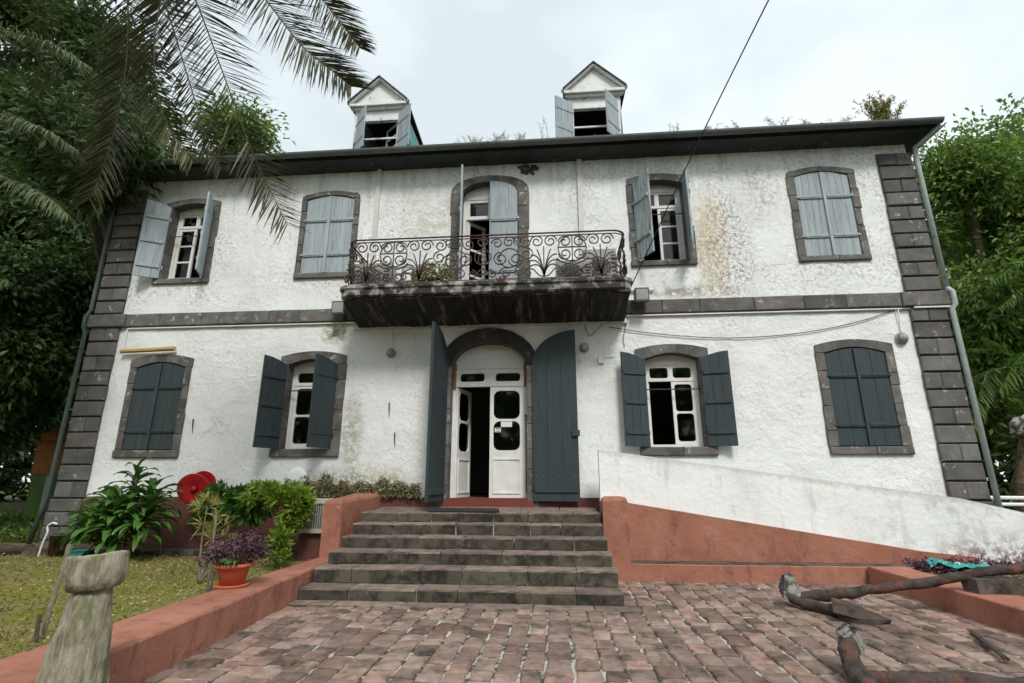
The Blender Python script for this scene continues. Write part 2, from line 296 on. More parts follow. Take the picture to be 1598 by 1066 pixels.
class MB:
    def __init__(s): s.v = []; s.f = []
    def add(s, vs, fs):
        n = len(s.v); s.v += [tuple(p) for p in vs]; s.f += [[i + n for i in f] for f in fs]; return s
    def box(s, x0, x1, y0, y1, z0, z1):
        return s.add([(x0, y0, z0), (x1, y0, z0), (x1, y1, z0), (x0, y1, z0), (x0, y0, z1), (x1, y0, z1), (x1, y1, z1), (x0, y1, z1)],
                     [[0, 3, 2, 1], [4, 5, 6, 7], [0, 1, 5, 4], [1, 2, 6, 5], [2, 3, 7, 6], [3, 0, 4, 7]])
    def prism(s, poly, d0, d1, fr, ch=0., back=True):
        """poly: list of 2D points counter-clockwise seen from the d0 side; fr(u,v,d) -> xyz; face at d0 is chamfered by ch"""
        n = len(poly); cx = sum(p[0] for p in poly) / n; cz = sum(p[1] for p in poly) / n
        vs = [fr(u, v, d1) for u, v in poly]; fs = []
        if ch:
            vs += [fr(u, v, d0 + (ch if d1 > d0 else -ch)) for u, v in poly]
            def ins(u, v):
                du, dv = cx - u, cz - v; a = ch if abs(du) > ch else abs(du); b = ch if abs(dv) > ch else abs(dv)
                return u + math.copysign(a, du), v + math.copysign(b, dv)
            vs += [fr(*ins(u, v), d0) for u, v in poly]; rings = 3
        else: vs += [fr(u, v, d0) for u, v in poly]; rings = 2
        for r in range(rings - 1):
            for i in range(n):
                j = (i + 1) % n; fs.append([r * n + i, r * n + j, (r + 1) * n + j, (r + 1) * n + i][::-1])
        fs.append([(rings - 1) * n + i for i in range(n)])
        if back: fs.append([i for i in range(n)][::-1])
        return s.add(vs, fs)
    def tube(s, pts, rad, sides=6, cap=True, flat=1.0):
        pts = [Vector(p) for p in pts]; n = len(pts); rr = rad if isinstance(rad, (list, tuple)) else [rad] * n
        base = len(s.v); up = None
        for i, p in enumerate(pts):
            t = (pts[min(i + 1, n - 1)] - pts[max(i - 1, 0)])
            if t.length < 1e-9: t = Vector((0, 0, 1))
            t.normalize()
            if up is None: up = Vector((0, 0, 1)) if abs(t.z) < .9 else Vector((1, 0, 0))
            a = t.cross(up); a.normalize(); b = a.cross(t); up = b
            for k in range(sides):
                w = 2 * math.pi * (k + .5) / sides; s.v.append(tuple(p + a * (math.cos(w) * rr[i]) + b * (math.sin(w) * rr[i] * flat)))
        for i in range(n - 1):
            for k in range(sides):
                k2 = (k + 1) % sides; s.f.append([base + i * sides + k, base + i * sides + k2, base + (i + 1) * sides + k2, base + (i + 1) * sides + k])
        if cap:
            s.f.append([base + k for k in range(sides)][::-1]); s.f.append([base + (n - 1) * sides + k for k in range(sides)])
        return s
    def lathe(s, prof, c, sides=24, axis=None, cap=True):
        """prof: list of (radius, height); axis: direction of height"""
        ax = Vector(axis or (0, 0, 1)).normalized(); a = ax.cross(Vector((0, 0, 1)) if abs(ax.z) < .9 else Vector((1, 0, 0))).normalized(); b = ax.cross(a)
        base = len(s.v); c = Vector(c)
        for r, h in prof:
            for k in range(sides):
                w = 2 * math.pi * k / sides; s.v.append(tuple(c + ax * h + a * (r * math.cos(w)) + b * (r * math.sin(w))))
        for i in range(len(prof) - 1):
            for k in range(sides):
                k2 = (k + 1) % sides; s.f.append([base + i * sides + k, base + i * sides + k2, base + (i + 1) * sides + k2, base + (i + 1) * sides + k])
        if cap:
            s.f.append([base + k for k in range(sides)][::-1]); s.f.append([base + (len(prof) - 1) * sides + k for k in range(sides)])
        return s
    def jitter(s, a):
        s.v = [(x + random.uniform(-a, a), y + random.uniform(-a, a), z + random.uniform(-a, a)) for x, y, z in s.v]; return s
    def rough(s, a, f):
        out = []
        for p in s.v:
            q = mnoise.noise_vector(Vector(p) * f); out.append((p[0] + q.x * a, p[1] + q.y * a, p[2] + q.z * a))
        s.v = out; return s
    def build(s, name, mat, parent=None, smooth=False, kind=None):
        return mesh_np(name, s.v, s.f, M[mat] if isinstance(mat, str) else mat, parent, smooth, kind)
FR = lambda u, v, d: (u, d, v)                    # facade plane: u = x, v = z, d = y
def at(px, py, y):
    """the point of the vertical plane y that the photograph shows at a pixel (used to measure the place)"""
    P, Yw, f = R(15.17), R(4.886), 800.5
    fw = Vector((-math.sin(Yw) * math.cos(P), math.cos(Yw) * math.cos(P), math.sin(P))); rt = Vector((math.cos(Yw), math.sin(Yw), 0)); u = rt.cross(fw)
    r = fw * f + rt * (px - 799) - u * (py - 533); return CAM + r * ((y - CAM.y) / r.y)
def bez(pts, n):
    """smooth polyline through control points"""
    P = [Vector(p) for p in pts]; P = [P[0] * 2 - P[1]] + P + [P[-1] * 2 - P[-2]]; out = []
    m = len(P) - 3
    for i in range(n + 1):
        t = i / n * m; k = min(int(t), m - 1); t -= k; a, b, c, d = P[k:k + 4]
        out.append(.5 * ((2 * b) + (c - a) * t + (2 * a - 5 * b + 4 * c - d) * t * t + (3 * b - 3 * c + d - a) * t ** 3))
    return out
def nrm(a): return a / np.maximum(np.linalg.norm(a, axis=-1, keepdims=True), 1e-9)
def leaves(name, p, d, l, w, mat, parent=None, kind=None, fold=.25, droop=.15):
    """diamond leaves: p base points, d directions, l lengths, w widths"""
    n = len(p); d = nrm(d); s = nrm(np.cross(d, rng.normal(size=(n, 3)))); u = np.cross(s, d)
    l = np.broadcast_to(l, (n,))[:, None]; w = np.broadcast_to(w, (n,))[:, None]
    mid = p + d * l * .45; tip = p + d * l; tip[:, 2] -= (droop * l[:, 0])
    V = np.stack([p, mid + s * w * .5 + u * w * fold, tip, mid - s * w * .5 + u * w * fold], 1).reshape(-1, 3)
    F = np.arange(4 * n).reshape(n, 4)
    F = np.concatenate([F[:, [0, 1, 2]], F[:, [0, 2, 3]]])
    return mesh_np(name, V, F, mat, parent, False, kind)
# ================================================================== GROUND
def sheet(name, x0, x1, y0, y1, z, mat):
    o = MB().add([(x0, y0, z), (x1, y0, z), (x1, y1, z), (x0, y1, z)], [[0, 1, 2, 3]]).build(name, mat); o['kind'] = 'structure'; return o
ground = sheet('ground', -600, 600, -600, 600, -.06, 'earth')
KX = [(-2.27, -.95), (-2.27, -6.2)]                                  # inner line of the garden kerb
def lawn_sheet():
    xs = np.linspace(-16, -2.2, 100); ys = np.linspace(-7.5, 1.0, 70); X, Yg = np.meshgrid(xs, ys)
    Zg = np.array([.19 + .03 * mnoise.noise(Vector((a * .8, b * .8, 0))) + .012 * mnoise.noise(Vector((a * 4, b * 4, 3))) for a, b in zip(X.ravel(), Yg.ravel())])
    V = np.stack([X.ravel(), Yg.ravel(), Zg], 1); n = len(xs); F = np.array([[j * n + i, j * n + i + 1, (j + 1) * n + i + 1, (j + 1) * n + i] for j in range(len(ys) - 1) for i in range(n - 1)])
    o = mesh_np('lawn', V, F, M['lawn'], smooth=True); o['kind'] = 'structure'; return o
lawn = lawn_sheet()
back = sheet('yard', -40, 40, 1.05, 60, .16, 'earth')
bed = MB()
for i in range(16):
    for j in range(14):
        x0, x1 = 5.78 + i * .35, 5.78 + (i + 1) * .35; y0, y1 = -6 + j * .39, -6 + (j + 1) * .39
        z = lambda x, y: .19 + .05 * mnoise.noise(Vector((x * 1.5, y * 1.5, 7))) + .02 * mnoise.noise(Vector((x * 6, y * 6, 2)))
        bed.add([(x0, y0, z(x0, y0)), (x1, y0, z(x1, y0)), (x1, y1, z(x1, y1)), (x0, y1, z(x0, y1))], [[0, 1, 2, 3]])
bed = bed.build('planting_bed', 'soil'); bed['kind'] = 'structure'

# paving: mortar bed sheet, each paver its own piece
paving = sheet('paving', -2.1, 5.6, -7.5, -.4, -.007, 'whitemortar')
pv = []
x = -2.05; c = 0
while x < 5.45:
    w = random.uniform(.165, .225); y = -.62 + random.uniform(-.1, .1); c += 1
    while y > -6.6:
        d = random.uniform(.15, .31)
        cx, cy = x + w / 2, y - d / 2
        under = (abs(cx) < 1.78 and cy > -2.35) or (cy > -.86) or cx > 5.42 or (cx < -1.95)
        if not under:
            pv.append((cx + .035 * math.sin(cy * 1.3 + c * .4) * .5, cy, w, d))
        y -= d
    x += w
def dist_cam(p): return (p[0] - CAM.x) ** 2 + (p[1] - CAM.y) ** 2
def in_view(p):
    d = Vector((p[0], p[1], 0)) - CAM; f = Vector((-.0822, .9617, .2617)); dz = d.dot(f); r = Vector((.9964, .0852, 0)); u = r.cross(f)
    return dz > .2 and abs(d.dot(r) / dz) < 1.02 and abs(d.dot(u) / dz) < .69
pv.sort(key=lambda p: (not in_view(p), dist_cam(p)))
def paver_shape(k):
    rr = random.Random(k); m = MB(); g = .018; pts = []
    for i, (a, b) in enumerate([(-.5, -.5), (0, -.5), (.5, -.5), (.5, 0), (.5, .5), (0, .5), (-.5, .5), (-.5, 0)]):
        j = .06; pts.append((a + rr.uniform(-j, j) - math.copysign(.05, a) * (a != 0), b + rr.uniform(-j, j) - math.copysign(.055, b) * (b != 0)))
    n = 8; v = [(x, y, -.04) for x, y in pts] + [(x * 1.0, y * 1.0, -.001 + rr.uniform(-.002, .003)) for x, y in pts] + [(x * .84, y * .84, .012 + rr.uniform(-.005, .005)) for x, y in pts] + [(0, 0, .013 + rr.uniform(-.003, .004))]
    f = []
    for r in range(2):
        for i in range(n): j = (i + 1) % n; f.append([r * n + i, r * n + j, (r + 1) * n + j, (r + 1) * n + i])
    for i in range(n): f.append([2 * n + i, 2 * n + (i + 1) % n, 3 * n])
    return v, f
shapes = [paver_shape(k) for k in range(12)]; pmesh = []
for v, f in shapes:
    me = bpy.data.meshes.new('paver'); me.from_pydata(v, [], f); me.update(); me.materials.append(M['paver']); pmesh.append(me)
far = MB()
for i, (cx, cy, w, d) in enumerate(pv):
    k = i % 12; a = random.uniform(-.03, .03); flip = random.choice((0, math.pi)); z = random.uniform(-.006, .005)
    if i < 300:
        o = bpy.data.objects.new('paver', pmesh[k]); link(o, paving, (cx, cy, z)); o.scale = (w, d, 1); o.rotation_euler = (random.uniform(-.01, .01), random.uniform(-.01, .01), a + flip)
    else:
        v, f = shapes[k]; ca, sa = math.cos(a + flip), math.sin(a + flip)
        far.add([(cx + x * w * ca - y * d * sa, cy + x * w * sa + y * d * ca, zz + z) for x, y, zz in v], f)
far.build('pavers', 'paver', paving, kind='stuff')

# ================================================================== HOUSE
house = empty('house', (0, 4, 0), 'two storey white plaster house with grey stone quoins, shutters and a balcony', 'house')
# openings: cx, inner half width, outer half width, sill bottom, sill top, inner corner, inner crown, outer corner, outer crown
GF = [(-6.16, .48, .615, 1.75, 1.88, 3.39, 3.50, 3.555, 3.645), (-3.22, .46, .615, 1.75, 1.89, 3.39, 3.50, 3.555, 3.645), (3.16, .455, .615, 1.75, 1.89, 3.37, 3.48, 3.55, 3.635), (6.15, .48, .62, 1.755, 1.88, 3.42, 3.52, 3.56, 3.65)]
UF = [(-6.09, .435, .575, 5.06, 5.17, 6.72, 6.81, 6.83, 6.915), (-3.2, .485, .585, 5.08, 5.18, 6.76, 6.85, 6.84, 6.94), (3.17, .45, .575, 5.10, 5.20, 6.76, 6.85, 6.89, 6.985), (6.115, .475, .595, 5.085, 5.175, 6.78, 6.87, 6.87, 6.965)]
DOOR = (0, .665, .86, .88, .90, 3.30, 3.76, 3.36, 4.01)
BDOOR = (-.02, .55, .755, 4.5, 4.55, 6.72, 6.99, 6.80, 7.12)
holes = [(o[0] - (o[1] + o[2]) / 2, o[0] + (o[1] + o[2]) / 2, o[3] + .05, o[6] + .05) for o in GF + UF] + [(-.76, .76, .9, 3.40)] + [(-w, w, z, z + .06) for z in np.arange(3.40, 3.86, .06) for w in [(.76 * math.sqrt(max(.02, 1 - ((z + .03 - 3.33) / .56) ** 2)))]] + [(-.67, .63, 4.45, 6.78)] + [(-.02 - w, -.02 + w, z, z + .05) for z in np.arange(6.78, 7.03, .05) for w in [.65 * math.sqrt(max(.02, 1 - ((z + .025 - 6.76) / .295) ** 2))]]
def facade():
    xs = set(np.round(np.arange(-7.68, 7.7, .075), 4)) | {-7.68, 7.68}; zs = set(np.round(np.arange(.0, 7.42, .075), 4)) | {7.42}
    hx = set(); hz = set()
    for a, b, c, d in holes: hx |= {a, b}; hz |= {c, d}
    xs = sorted([v for v in xs if all(abs(v - h) > .02 for h in hx)] + list(hx)); zs = sorted([v for v in zs if all(abs(v - h) > .02 for h in hz)] + list(hz))
    nx = len(xs); V = []
    for z in zs:
        for x in xs:
            e = mnoise.noise(Vector((x * 1.1, 0, z * 1.1))) * .012 + mnoise.noise(Vector((x * 5, 3, z * 6))) * .008
            V.append((x, -abs(e) * 1.0, z))
    F = []
    for j in range(len(zs) - 1):
        for i in range(nx - 1):
            mx_, mz_ = (xs[i] + xs[i + 1]) / 2, (zs[j] + zs[j + 1]) / 2
            if any(a < mx_ < b and c < mz_ < d for a, b, c, d in holes): continue
            F.append([j * nx + i, j * nx + i + 1, (j + 1) * nx + i + 1, (j + 1) * nx + i])
    o = mesh_np('front_wall', V, F, M['plaster'], house, smooth=True, origin=False); return o
facade()
MB().box(-7.68, -7.55, .02, 9, 0, 7.42).build('side_wall', 'plaster', house); MB().box(7.55, 7.68, .02, 9, 0, 7.42).build('side_wall', 'plaster', house)
MB().box(-7.55, 7.55, 8.85, 9, 0, 7.42).build('rear_wall', 'plaster', house)
fl = MB().box(-7.54, 7.54, .36, 8.84, 1.0, 1.06).box(-7.54, 7.54, .36, 8.84, 4.30, 4.5).box(-7.54, 7.54, .02, 8.84, 7.30, 7.36); fl.build('floors', 'intfloor', house)
iw = MB()
for xw in (-4.8, -1.2, 1.5, 4.8): iw.box(xw - .06, xw + .06, .4, 8.8, 1.07, 4.29).box(xw - .06, xw + .06, .4, 8.8, 4.51, 7.29)
iw.box(-7.5, 7.5, 4.2, 4.3, 1.07, 4.29).box(-7.5, 7.5, 3.4, 3.5, 4.51, 7.29).build('partition_walls', 'interior', house)

# plinth and stone band
MB().box(-7.16, -.87, -.035, .05, -.05, 1.085).build('plinth', 'maroon', house); MB().box(.87, 7.16, -.035, .05, -.05, 1.085).build('plinth', 'maroon', house)
def quoins(sgn):
    X0, X1 = 7.15, 7.73
    bk = MB(); a, b = sorted((sgn * X0 + sgn * .012, sgn * (X1 - .03))); bk.box(a, b, -.025, .3, 1.05, 4.2).box(a, b, -.025, .3, 4.44, 7.14)
    part = bk.build('quoin_bed', 'qjoint', house)
    def course(z0, z1, two, ext=0):
        z0 += random.uniform(-.006, .014); z1 += random.uniform(-.008, .004)
        cuts = [X0 + random.uniform(-.008, .008), X1 + ext]
        if two: cuts.insert(1, X0 + (X1 - X0) * random.uniform(.42, .58))
        for u0, u1 in zip(cuts, cuts[1:]):
            a, b = sorted((sgn * (u0 + .003), sgn * (u1 - .003)))
            d = -.062 - ext * .6 + random.uniform(-.004, .004)
            MB().prism([(a, z0), (b, z0), (b, z1), (a, z1)], d, .28, FR, .012).jitter(.003).build('quoin_stone', 'quoin', part)
    z = 7.15; k = 0
    n = 10; h = (7.15 - 4.45) / n
    for i in range(n): course(7.15 - (i + 1) * h + .022, 7.15 - i * h, i % 2 == 0 and i < 9)
    n = 11; h = (4.19 - 1.05) / n
    for i in range(n): course(4.19 - (i + 1) * h + .024, 4.19 - i * h, i % 2 == 0)
    for i in range(4): course(1.05 - (i + 1) * .235 + .018, 1.05 - i * .235, False, .03 + .02 * (i > 0))
quoins(-1); quoins(1)
sb = MB().box(-7.7, 7.7, -.05, .1, 4.20, 4.435).build('string_course', 'mortar', house)
x = -7.79
while x < 7.78:
    w = random.uniform(.55, .95)
    if x + w > 7.3: w = 7.79 - x
    e = .03 if (abs(x + w / 2) > 7.1) else 0
    if not (x > -2.35 and x + w < 2.3):
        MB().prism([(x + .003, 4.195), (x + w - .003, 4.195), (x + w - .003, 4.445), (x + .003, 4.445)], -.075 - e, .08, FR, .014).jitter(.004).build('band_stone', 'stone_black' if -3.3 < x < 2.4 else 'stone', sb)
    x += w

# stone surrounds
def arc(w, zc, zt, u): return zt - (zt - zc) * (u / w) ** 2
def ell_arc(w, zc, zt, u): return zc + (zt - zc) * math.sqrt(max(0, 1 - (u / w) ** 2))
def surround(o, arcf=arc, sill=True, nj=5, nv=5, y0=-.035, y1=.3, round_=False, vmat='stone'):
    cx, wi, wo, sb_, st_, zi, ci, zo, co = o
    bed = MB()
    for s in (-1, 1):
        a, b = sorted((cx + s * (wi + .01), cx + s * (wo - .012))); bed.box(a, b, y0 + .016, y1, st_, zi)
    N = 12
    inner = []; outer = []
    for i in range(N + 1):
        t = i / N * 2 - 1
        if round_:
            th = math.pi * (1 - i / N); inner.append((cx + wi * math.cos(th), zi + (ci - zi) * math.sin(th))); outer.append((cx + wo * math.cos(th), zo + (co - zo) * math.sin(th)))
        else:
            inner.append((cx + wi * t, arc(wi, zi, ci, wi * t))); outer.append((cx + wo * t, arc(wo, zo, co, wo * t)))
    for i in range(N):
        q = [inner[i], inner[i + 1], (outer[i + 1][0], outer[i + 1][1] - .012), (outer[i][0], outer[i][1] - .012)]
        bed.prism(q, y0 + .016, y1, FR)
    part = bed.build('surround', 'mortar', house)
    if sill:
        x = cx - wo - .01
        for w in ((wo + .01) * 2 * .55, (wo + .01) * 2 * .45):
            MB().prism([(x + .003, sb_), (x + w - .003, sb_), (x + w - .003, st_), (x + .003, st_)], y0 - .02, y1, FR, .012).jitter(.003).build('sill_stone', 'stone', part); x += w
    for s in (-1, 1):
        cuts = [st_]; 
        for k in range(nj - 1): cuts.append(st_ + (zi - st_) * (k + 1 + random.uniform(-.22, .22)) / nj)
        cuts.append(zi + .01)
        for k, (z0, z1) in enumerate(zip(cuts, cuts[1:])):
            wj = wo + (random.uniform(-.015, .02)); a, b = sorted((cx + s * wi, cx + s * wj))
            MB().prism([(a, z0 + .003), (b, z0 + .003), (b, z1 - .003), (a, z1 - .003)], y0 + random.uniform(-.006, .004), y1 - .005, FR, .008).jitter(.003).build('surround_stone', 'stone', part)
    per = N / nv
    for k in range(nv):
        i0, i1 = round(k * per), round((k + 1) * per)
        lo = [inner[i] for i in range(i0, i1 + 1)]; hi = [outer[i] for i in range(i1, i0 - 1, -1)]
        if k == 0 and not round_: hi[-1] = (hi[-1][0], hi[-1][1]); hi.append((cx - wo, zi + .012)); lo[0] = (lo[0][0], zi + .012)
        if k == nv - 1 and not round_: lo[-1] = (lo[-1][0], zi + .012); lo.append((cx + wo, zi + .012))
        if k == 0 and round_ : hi.append((cx - wo, zi + .012)); lo[0] = (lo[0][0], zi + .012)
        if k == nv - 1 and round_: lo[-1] = (lo[-1][0], zi + .012); lo.append((cx + wo, zi + .012))
        poly = lo + hi; mx_ = sum(p[0] for p in poly) / len(poly); mz_ = sum(p[1] for p in poly) / len(poly)
        poly = [(mx_ + (p[0] - mx_) * .985, mz_ + (p[1] - mz_) * .985) for p in poly]
        MB().prism(poly, y0 + random.uniform(-.008, .002), y1 - .005, FR, 0).build('surround_stone', vmat, part)
for o in GF: surround(o)
for o in UF: surround(o, nj=5)
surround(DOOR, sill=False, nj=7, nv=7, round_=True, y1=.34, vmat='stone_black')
surround(BDOOR, sill=False, nj=6, nv=6, round_=True)

# shutters
def shutter(hx, hy, z0, hw, zi, ci, side, ang, mat, np_=3, battens=(.18, .5, .82), bside=1, parent=None, round_=False, th=.035, gapz=.012, straps=True, top=None, bmat=None, tilt=0):
    """side -1: hinged on the left jamb, +1 on the right; ang: 0 closed .. 180 flat on the wall; hw: leaf width"""
    a = R(ang); dx, dy = (math.cos(a), -math.sin(a)) if side < 0 else (-math.cos(a), -math.sin(a))
    nx, ny = (-math.sin(a), -math.cos(a)) if side < 0 else (math.sin(a), -math.cos(a))     # outward normal when closed = -y
    def fr(u, v, d): return (hx + dx * u + nx * d, hy + dy * u + ny * d, v - tilt * u)
    def ztop(u):
        if top is not None: return top
        r = (hw - u) / hw
        return (zi + (ci - zi) * math.sqrt(max(0, 1 - r * r))) if round_ else ci - (ci - zi) * r * r
    part = MB().prism([(.006, z0 + gapz + .008), (hw - .01, z0 + gapz + .008)] + [(hw - .01 - (hw - .016) * i / 5, ztop(hw - .01 - (hw - .016) * i / 5) - .022) for i in range(6)], th / 2 - .007, -th / 2 + .007, fr).build('shutter', bmat or mat, parent or house)
    for b in battens:
        zb = z0 + (ztop(hw * .1) - z0) * b; hgt = .035 if not round_ else .045
        for s in ((bside,) if bside else (-1, 1)):
            MB().prism([(.03, zb - hgt), (hw - .03, zb - hgt), (hw - .03, zb + hgt), (.03, zb + hgt)], s * (th / 2 + .022), s * th / 2, fr, .004).build('batten', bmat or mat, part)
    w = hw / np_; g = .003
    for k in range(np_):
        u0, u1 = k * w + g, (k + 1) * w - g
        if k == np_ - 1: u1 = hw - .004
        seg = 1 if not round_ else 4
        poly = [(u0, z0 + gapz + random.uniform(0, .004)), (u1, z0 + gapz + random.uniform(0, .004))] + [(u1 + (u0 - u1) * i / seg, ztop(u1 + (u0 - u1) * i / seg) - .012) for i in range(seg + 1)]
        MB().prism(poly, th / 2 - random.uniform(0, .003), -th / 2, fr, .003).build('plank', mat, part)
    if straps:
        for b in (battens[0], battens[-1]):
            zb = z0 + (ztop(hw * .1) - z0) * b
            for s in (1,):
                h = MB().prism([(-.03, zb - .014), (hw * .92, zb - .009), (hw * .92, zb + .009), (-.03, zb + .014)], s * (th / 2 + .03 if bside == s or bside == 0 else th / 2 + .008), s * th / 2, fr, 0)
                h.tube([fr(-.012, zb - .045, .02), fr(-.012, zb + .045, .02)], .013, 6)
            h.build('hinge_strap', bmat or mat, part)
    return part, fr
def closed_pair(o, mat, n, y=-.0, bat=(.22, .74)):
    cx, wi = o[0], o[1]
    for s in (-1, 1):
        p, fr = shutter(cx + s * (wi - .006), y, o[4], wi - .012, o[5], o[6], s, random.uniform(0, .8), mat, n, (bat[0], bat[1]), 1)
    MB().box(cx - .025, cx + .025, y - .052, y - .019, o[4] + .01, o[6] - .03).build('cover_strip', mat, p)
closed_pair(GF[0], 'slate', 2); closed_pair(GF[3], 'slate', 2); closed_pair(UF[1], 'paleblue', 4, bat=(.24, .70)); closed_pair(UF[3], 'paleblue', 4, bat=(.24, .72))
# open ones: (opening, left angle, right angle)
def open_pair(o, la, ra, mat, n, bat=(.16, .49, .82)):
    cx, wi = o[0], o[1]
    shutter(cx - wi - .01, -.05, o[4] - .01, wi, o[5], o[6], -1, la, mat, n, bat, -1)
    shutter(cx + wi + .01, -.05, o[4] - .01, wi, o[5], o[6], 1, ra, mat, n, bat, -1)
open_pair(GF[1], 118, 61, 'slate', 3); open_pair(GF[2], 158, 166, 'slate', 3)
open_pair(UF[0], 150, 113, 'paleblue', 3)
cx, wi = UF[2][0], UF[2][1]
shutter(cx - wi - .01, -.05, 5.19, wi, 6.76, 6.85, -1, 62, 'peelblue', 4, (.24, .72), 1); shutter(cx + wi + .01, -.05, 5.19, wi, 6.76, 6.85, 1, 84, 'peelblue', 4, (.24, .72), 1)
# door leaves (outer) and balcony door leaves
p, fr = shutter(-.74, -.06, 1.03, .76, 3.34, 3.92, -1, 97, 'slate', 3, (.06,), -1, round_=True, th=.05)
p, fr = shutter(.77, -.06, 1.02, .76, 3.34, 3.90, 1, 172, 'slate', 3, (.075,), -1, round_=True, th=.05)
MB().prism([(.66, 2.06), (.79, 2.06), (.79, 2.16), (.66, 2.16)], -.06, -.025, fr, .004).build('latch_block', 'slate', p)
for zb in (1.42, 2.14, 2.86):
    for u in (.06, .17, .28, .42, .56, .68): MB().prism([(u - .01, zb - .01), (u + .01, zb - .01), (u + .01, zb + .01), (u - .01, zb + .01)], -.034, -.02, fr, .004).build('rivet', 'hinge', p)
shutter(-.55, -.05, 4.53, .56, 6.74, 7.02, -1, 81, 'paleblue', 3, (.3, .68), 1, round_=True)
shutter(.52, -.03, 4.55, .54, 6.72, 7.0, 1, 0, 'paleblue', 3, (.24, .7), 1, round_=True)

# joinery
def rrect(x0, x1, z0, z1, r, n=4):
    out = []
    for cx, cz, a0 in ((x1 - r, z0 + r, -90), (x1 - r, z1 - r, 0), (x0 + r, z1 - r, 90), (x0 + r, z0 + r, 180)):
        for k in range(n + 1): a = R(a0 + 90 * k / n); out.append((cx + r * math.cos(a), cz + r * math.sin(a)))
    return out
def plate(mb, x0, x1, z0, z1, hl, y0, y1, fr=FR, r=.06, n=4):
    """a board with rounded openings stacked in it; hl = [(x0,x1,z0,z1)] bottom to top"""
    cutz = [z0] + [(a[3] + b[2]) / 2 for a, b in zip(hl, hl[1:])] + [z1]
    for h, c0, c1 in zip(hl, cutz, cutz[1:]):
        ring = rrect(*h, r, n); corners = [(x1, c0), (x1, c1), (x0, c1), (x0, c0)]; m = n + 1
        for d, flip in ((y0, False), (y1, True)):
            vs = [fr(u, v, d) for u, v in ring] + [fr(u, v, d) for u, v in corners]; fs = []
            for q in range(4):
                for k in range(n): fs.append([4 * m + q, q * m + k + 1, q * m + k])
                q2 = (q + 1) % 4; fs.append([4 * m + q, 4 * m + q2, q2 * m, q * m + n])
            mb.add(vs, [f[::-1] for f in fs] if flip else fs)
        vs = [fr(u, v, y0) for u, v in ring] + [fr(u, v, y1) for u, v in ring]; L = len(ring)
        mb.add(vs, [[i, (i + 1) % L, L + (i + 1) % L, L + i] for i in range(L)])
    for (a, b, c, d) in (((x0, z0), (x1, z0), (x1, z0), (x0, z0)), ((x1, z0), (x1, z1), (x1, z1), (x1, z0)), ((x1, z1), (x0, z1), (x0, z1), (x1, z1)), ((x0, z1), (x0, z0), (x0, z0), (x0, z1))):
        mb.add([fr(*a, y0), fr(*b, y0), fr(*b, y1), fr(*a, y1)], [[0, 3, 2, 1]])
    return mb
def pane(x0, x1, z0, z1, y, parent, fr=FR):
    MB().prism([(x0, z0), (x1, z0), (x1, z1), (x0, z1)], y, y + .004, fr).build('pane', 'glass', parent)
def casement(x0, x1, z0, z1, y, name='casement', n=3, r=.004, hinge=None, ang=0, st=.05, parent=None, mat='white', pane_parent=None):
    """window leaf with n panes one above another; hinge 'l' or 'r' and an inward opening angle"""
    a = R(ang)
    if hinge == 'l': fr = lambda u, v, d: (x0 + (u - x0) * math.cos(a) - (d - y) * math.sin(a), y + (u - x0) * math.sin(a) + (d - y) * math.cos(a), v)
    elif hinge == 'r': fr = lambda u, v, d: (x1 - (x1 - u) * math.cos(a) + (d - y) * math.sin(a), y + (x1 - u) * math.sin(a) + (d - y) * math.cos(a), v)
    else: fr = FR
    zs = [z0 + st]; hh = (z1 - z0 - 2 * st - (n - 1) * st * .7) / n; hl = []
    for k in range(n): hl.append((x0 + st, x1 - st, z0 + st + k * (hh + st * .7), z0 + st + k * (hh + st * .7) + hh))
    p = plate(MB(), x0, x1, z0, z1, hl, y - .02, y + .02, fr, r, 4 if r > .01 else 1).build(name, mat, parent or house)
    for h in hl: pane(h[0] - .004, h[1] + .004, h[2] - .004, h[3] + .004, y, pane_parent or p, fr)
    return p
def window(o, zt, n, r, left=None, right=None, y=.2):
    cx, wi, z0, zi, ci = o[0], o[1], o[4], o[5], o[6]
    x0, x1 = cx - wi + .006, cx + wi - .006
    fm = MB(); fw = .055
    fm.box(x0, x0 + fw, y - .035, y + .05, z0, zt + .02); fm.box(x1 - fw, x1, y - .035, y + .05, z0, zt + .02); fm.box(x0 + fw, x1 - fw, y - .035, y + .05, z0, z0 + .05)
    ht = zi - .07
    for (a, b) in ((x0 + fw, cx), (cx, x1 - fw)):
        plate(fm, a, b, zt, ht, [(a + .04, b - .04, zt + .055, ht - .04)], y - .03, y + .04, FR, .045 if r > .01 else .004)
    seg = 8; top = [(x1 - (x1 - x0) * i / seg, arc(wi, zi, ci, x1 - (x1 - x0) * i / seg - cx) - .004) for i in range(seg + 1)]
    fm.prism([(x0, ht), (x1, ht)] + top, y - .045, y + .05, FR)
    fm.box(x0, x0 + fw, y - .034, y + .049, zt + .02, ht); fm.box(x1 - fw, x1, y - .034, y + .049, zt + .02, ht)
    p = fm.build('window_frame', 'white', house)
    for (a, b) in ((x0 + fw, cx), (cx, x1 - fw)): pane(a + .036, b - .036, zt + .05, ht - .036, y, p)
    for k, (a, b, hg) in enumerate(((x0 + fw + .003, cx - .003, 'l'), (cx + .003, x1 - fw - .003, 'r'))):
        ang = (left, right)[k]
        casement(a, b, z0 + .053, zt - .004, y, n=n, r=r, hinge=hg if ang else None, ang=ang or 0)
    return p
window(GF[1], 3.04, 2, .05, 0, 30); window(GF[2], 3.02, 2, .05, 82, 0)
window(UF[0], 6.35, 3, .004, 0, 35); window(UF[2], 6.36, 3, .004, 70, 0)
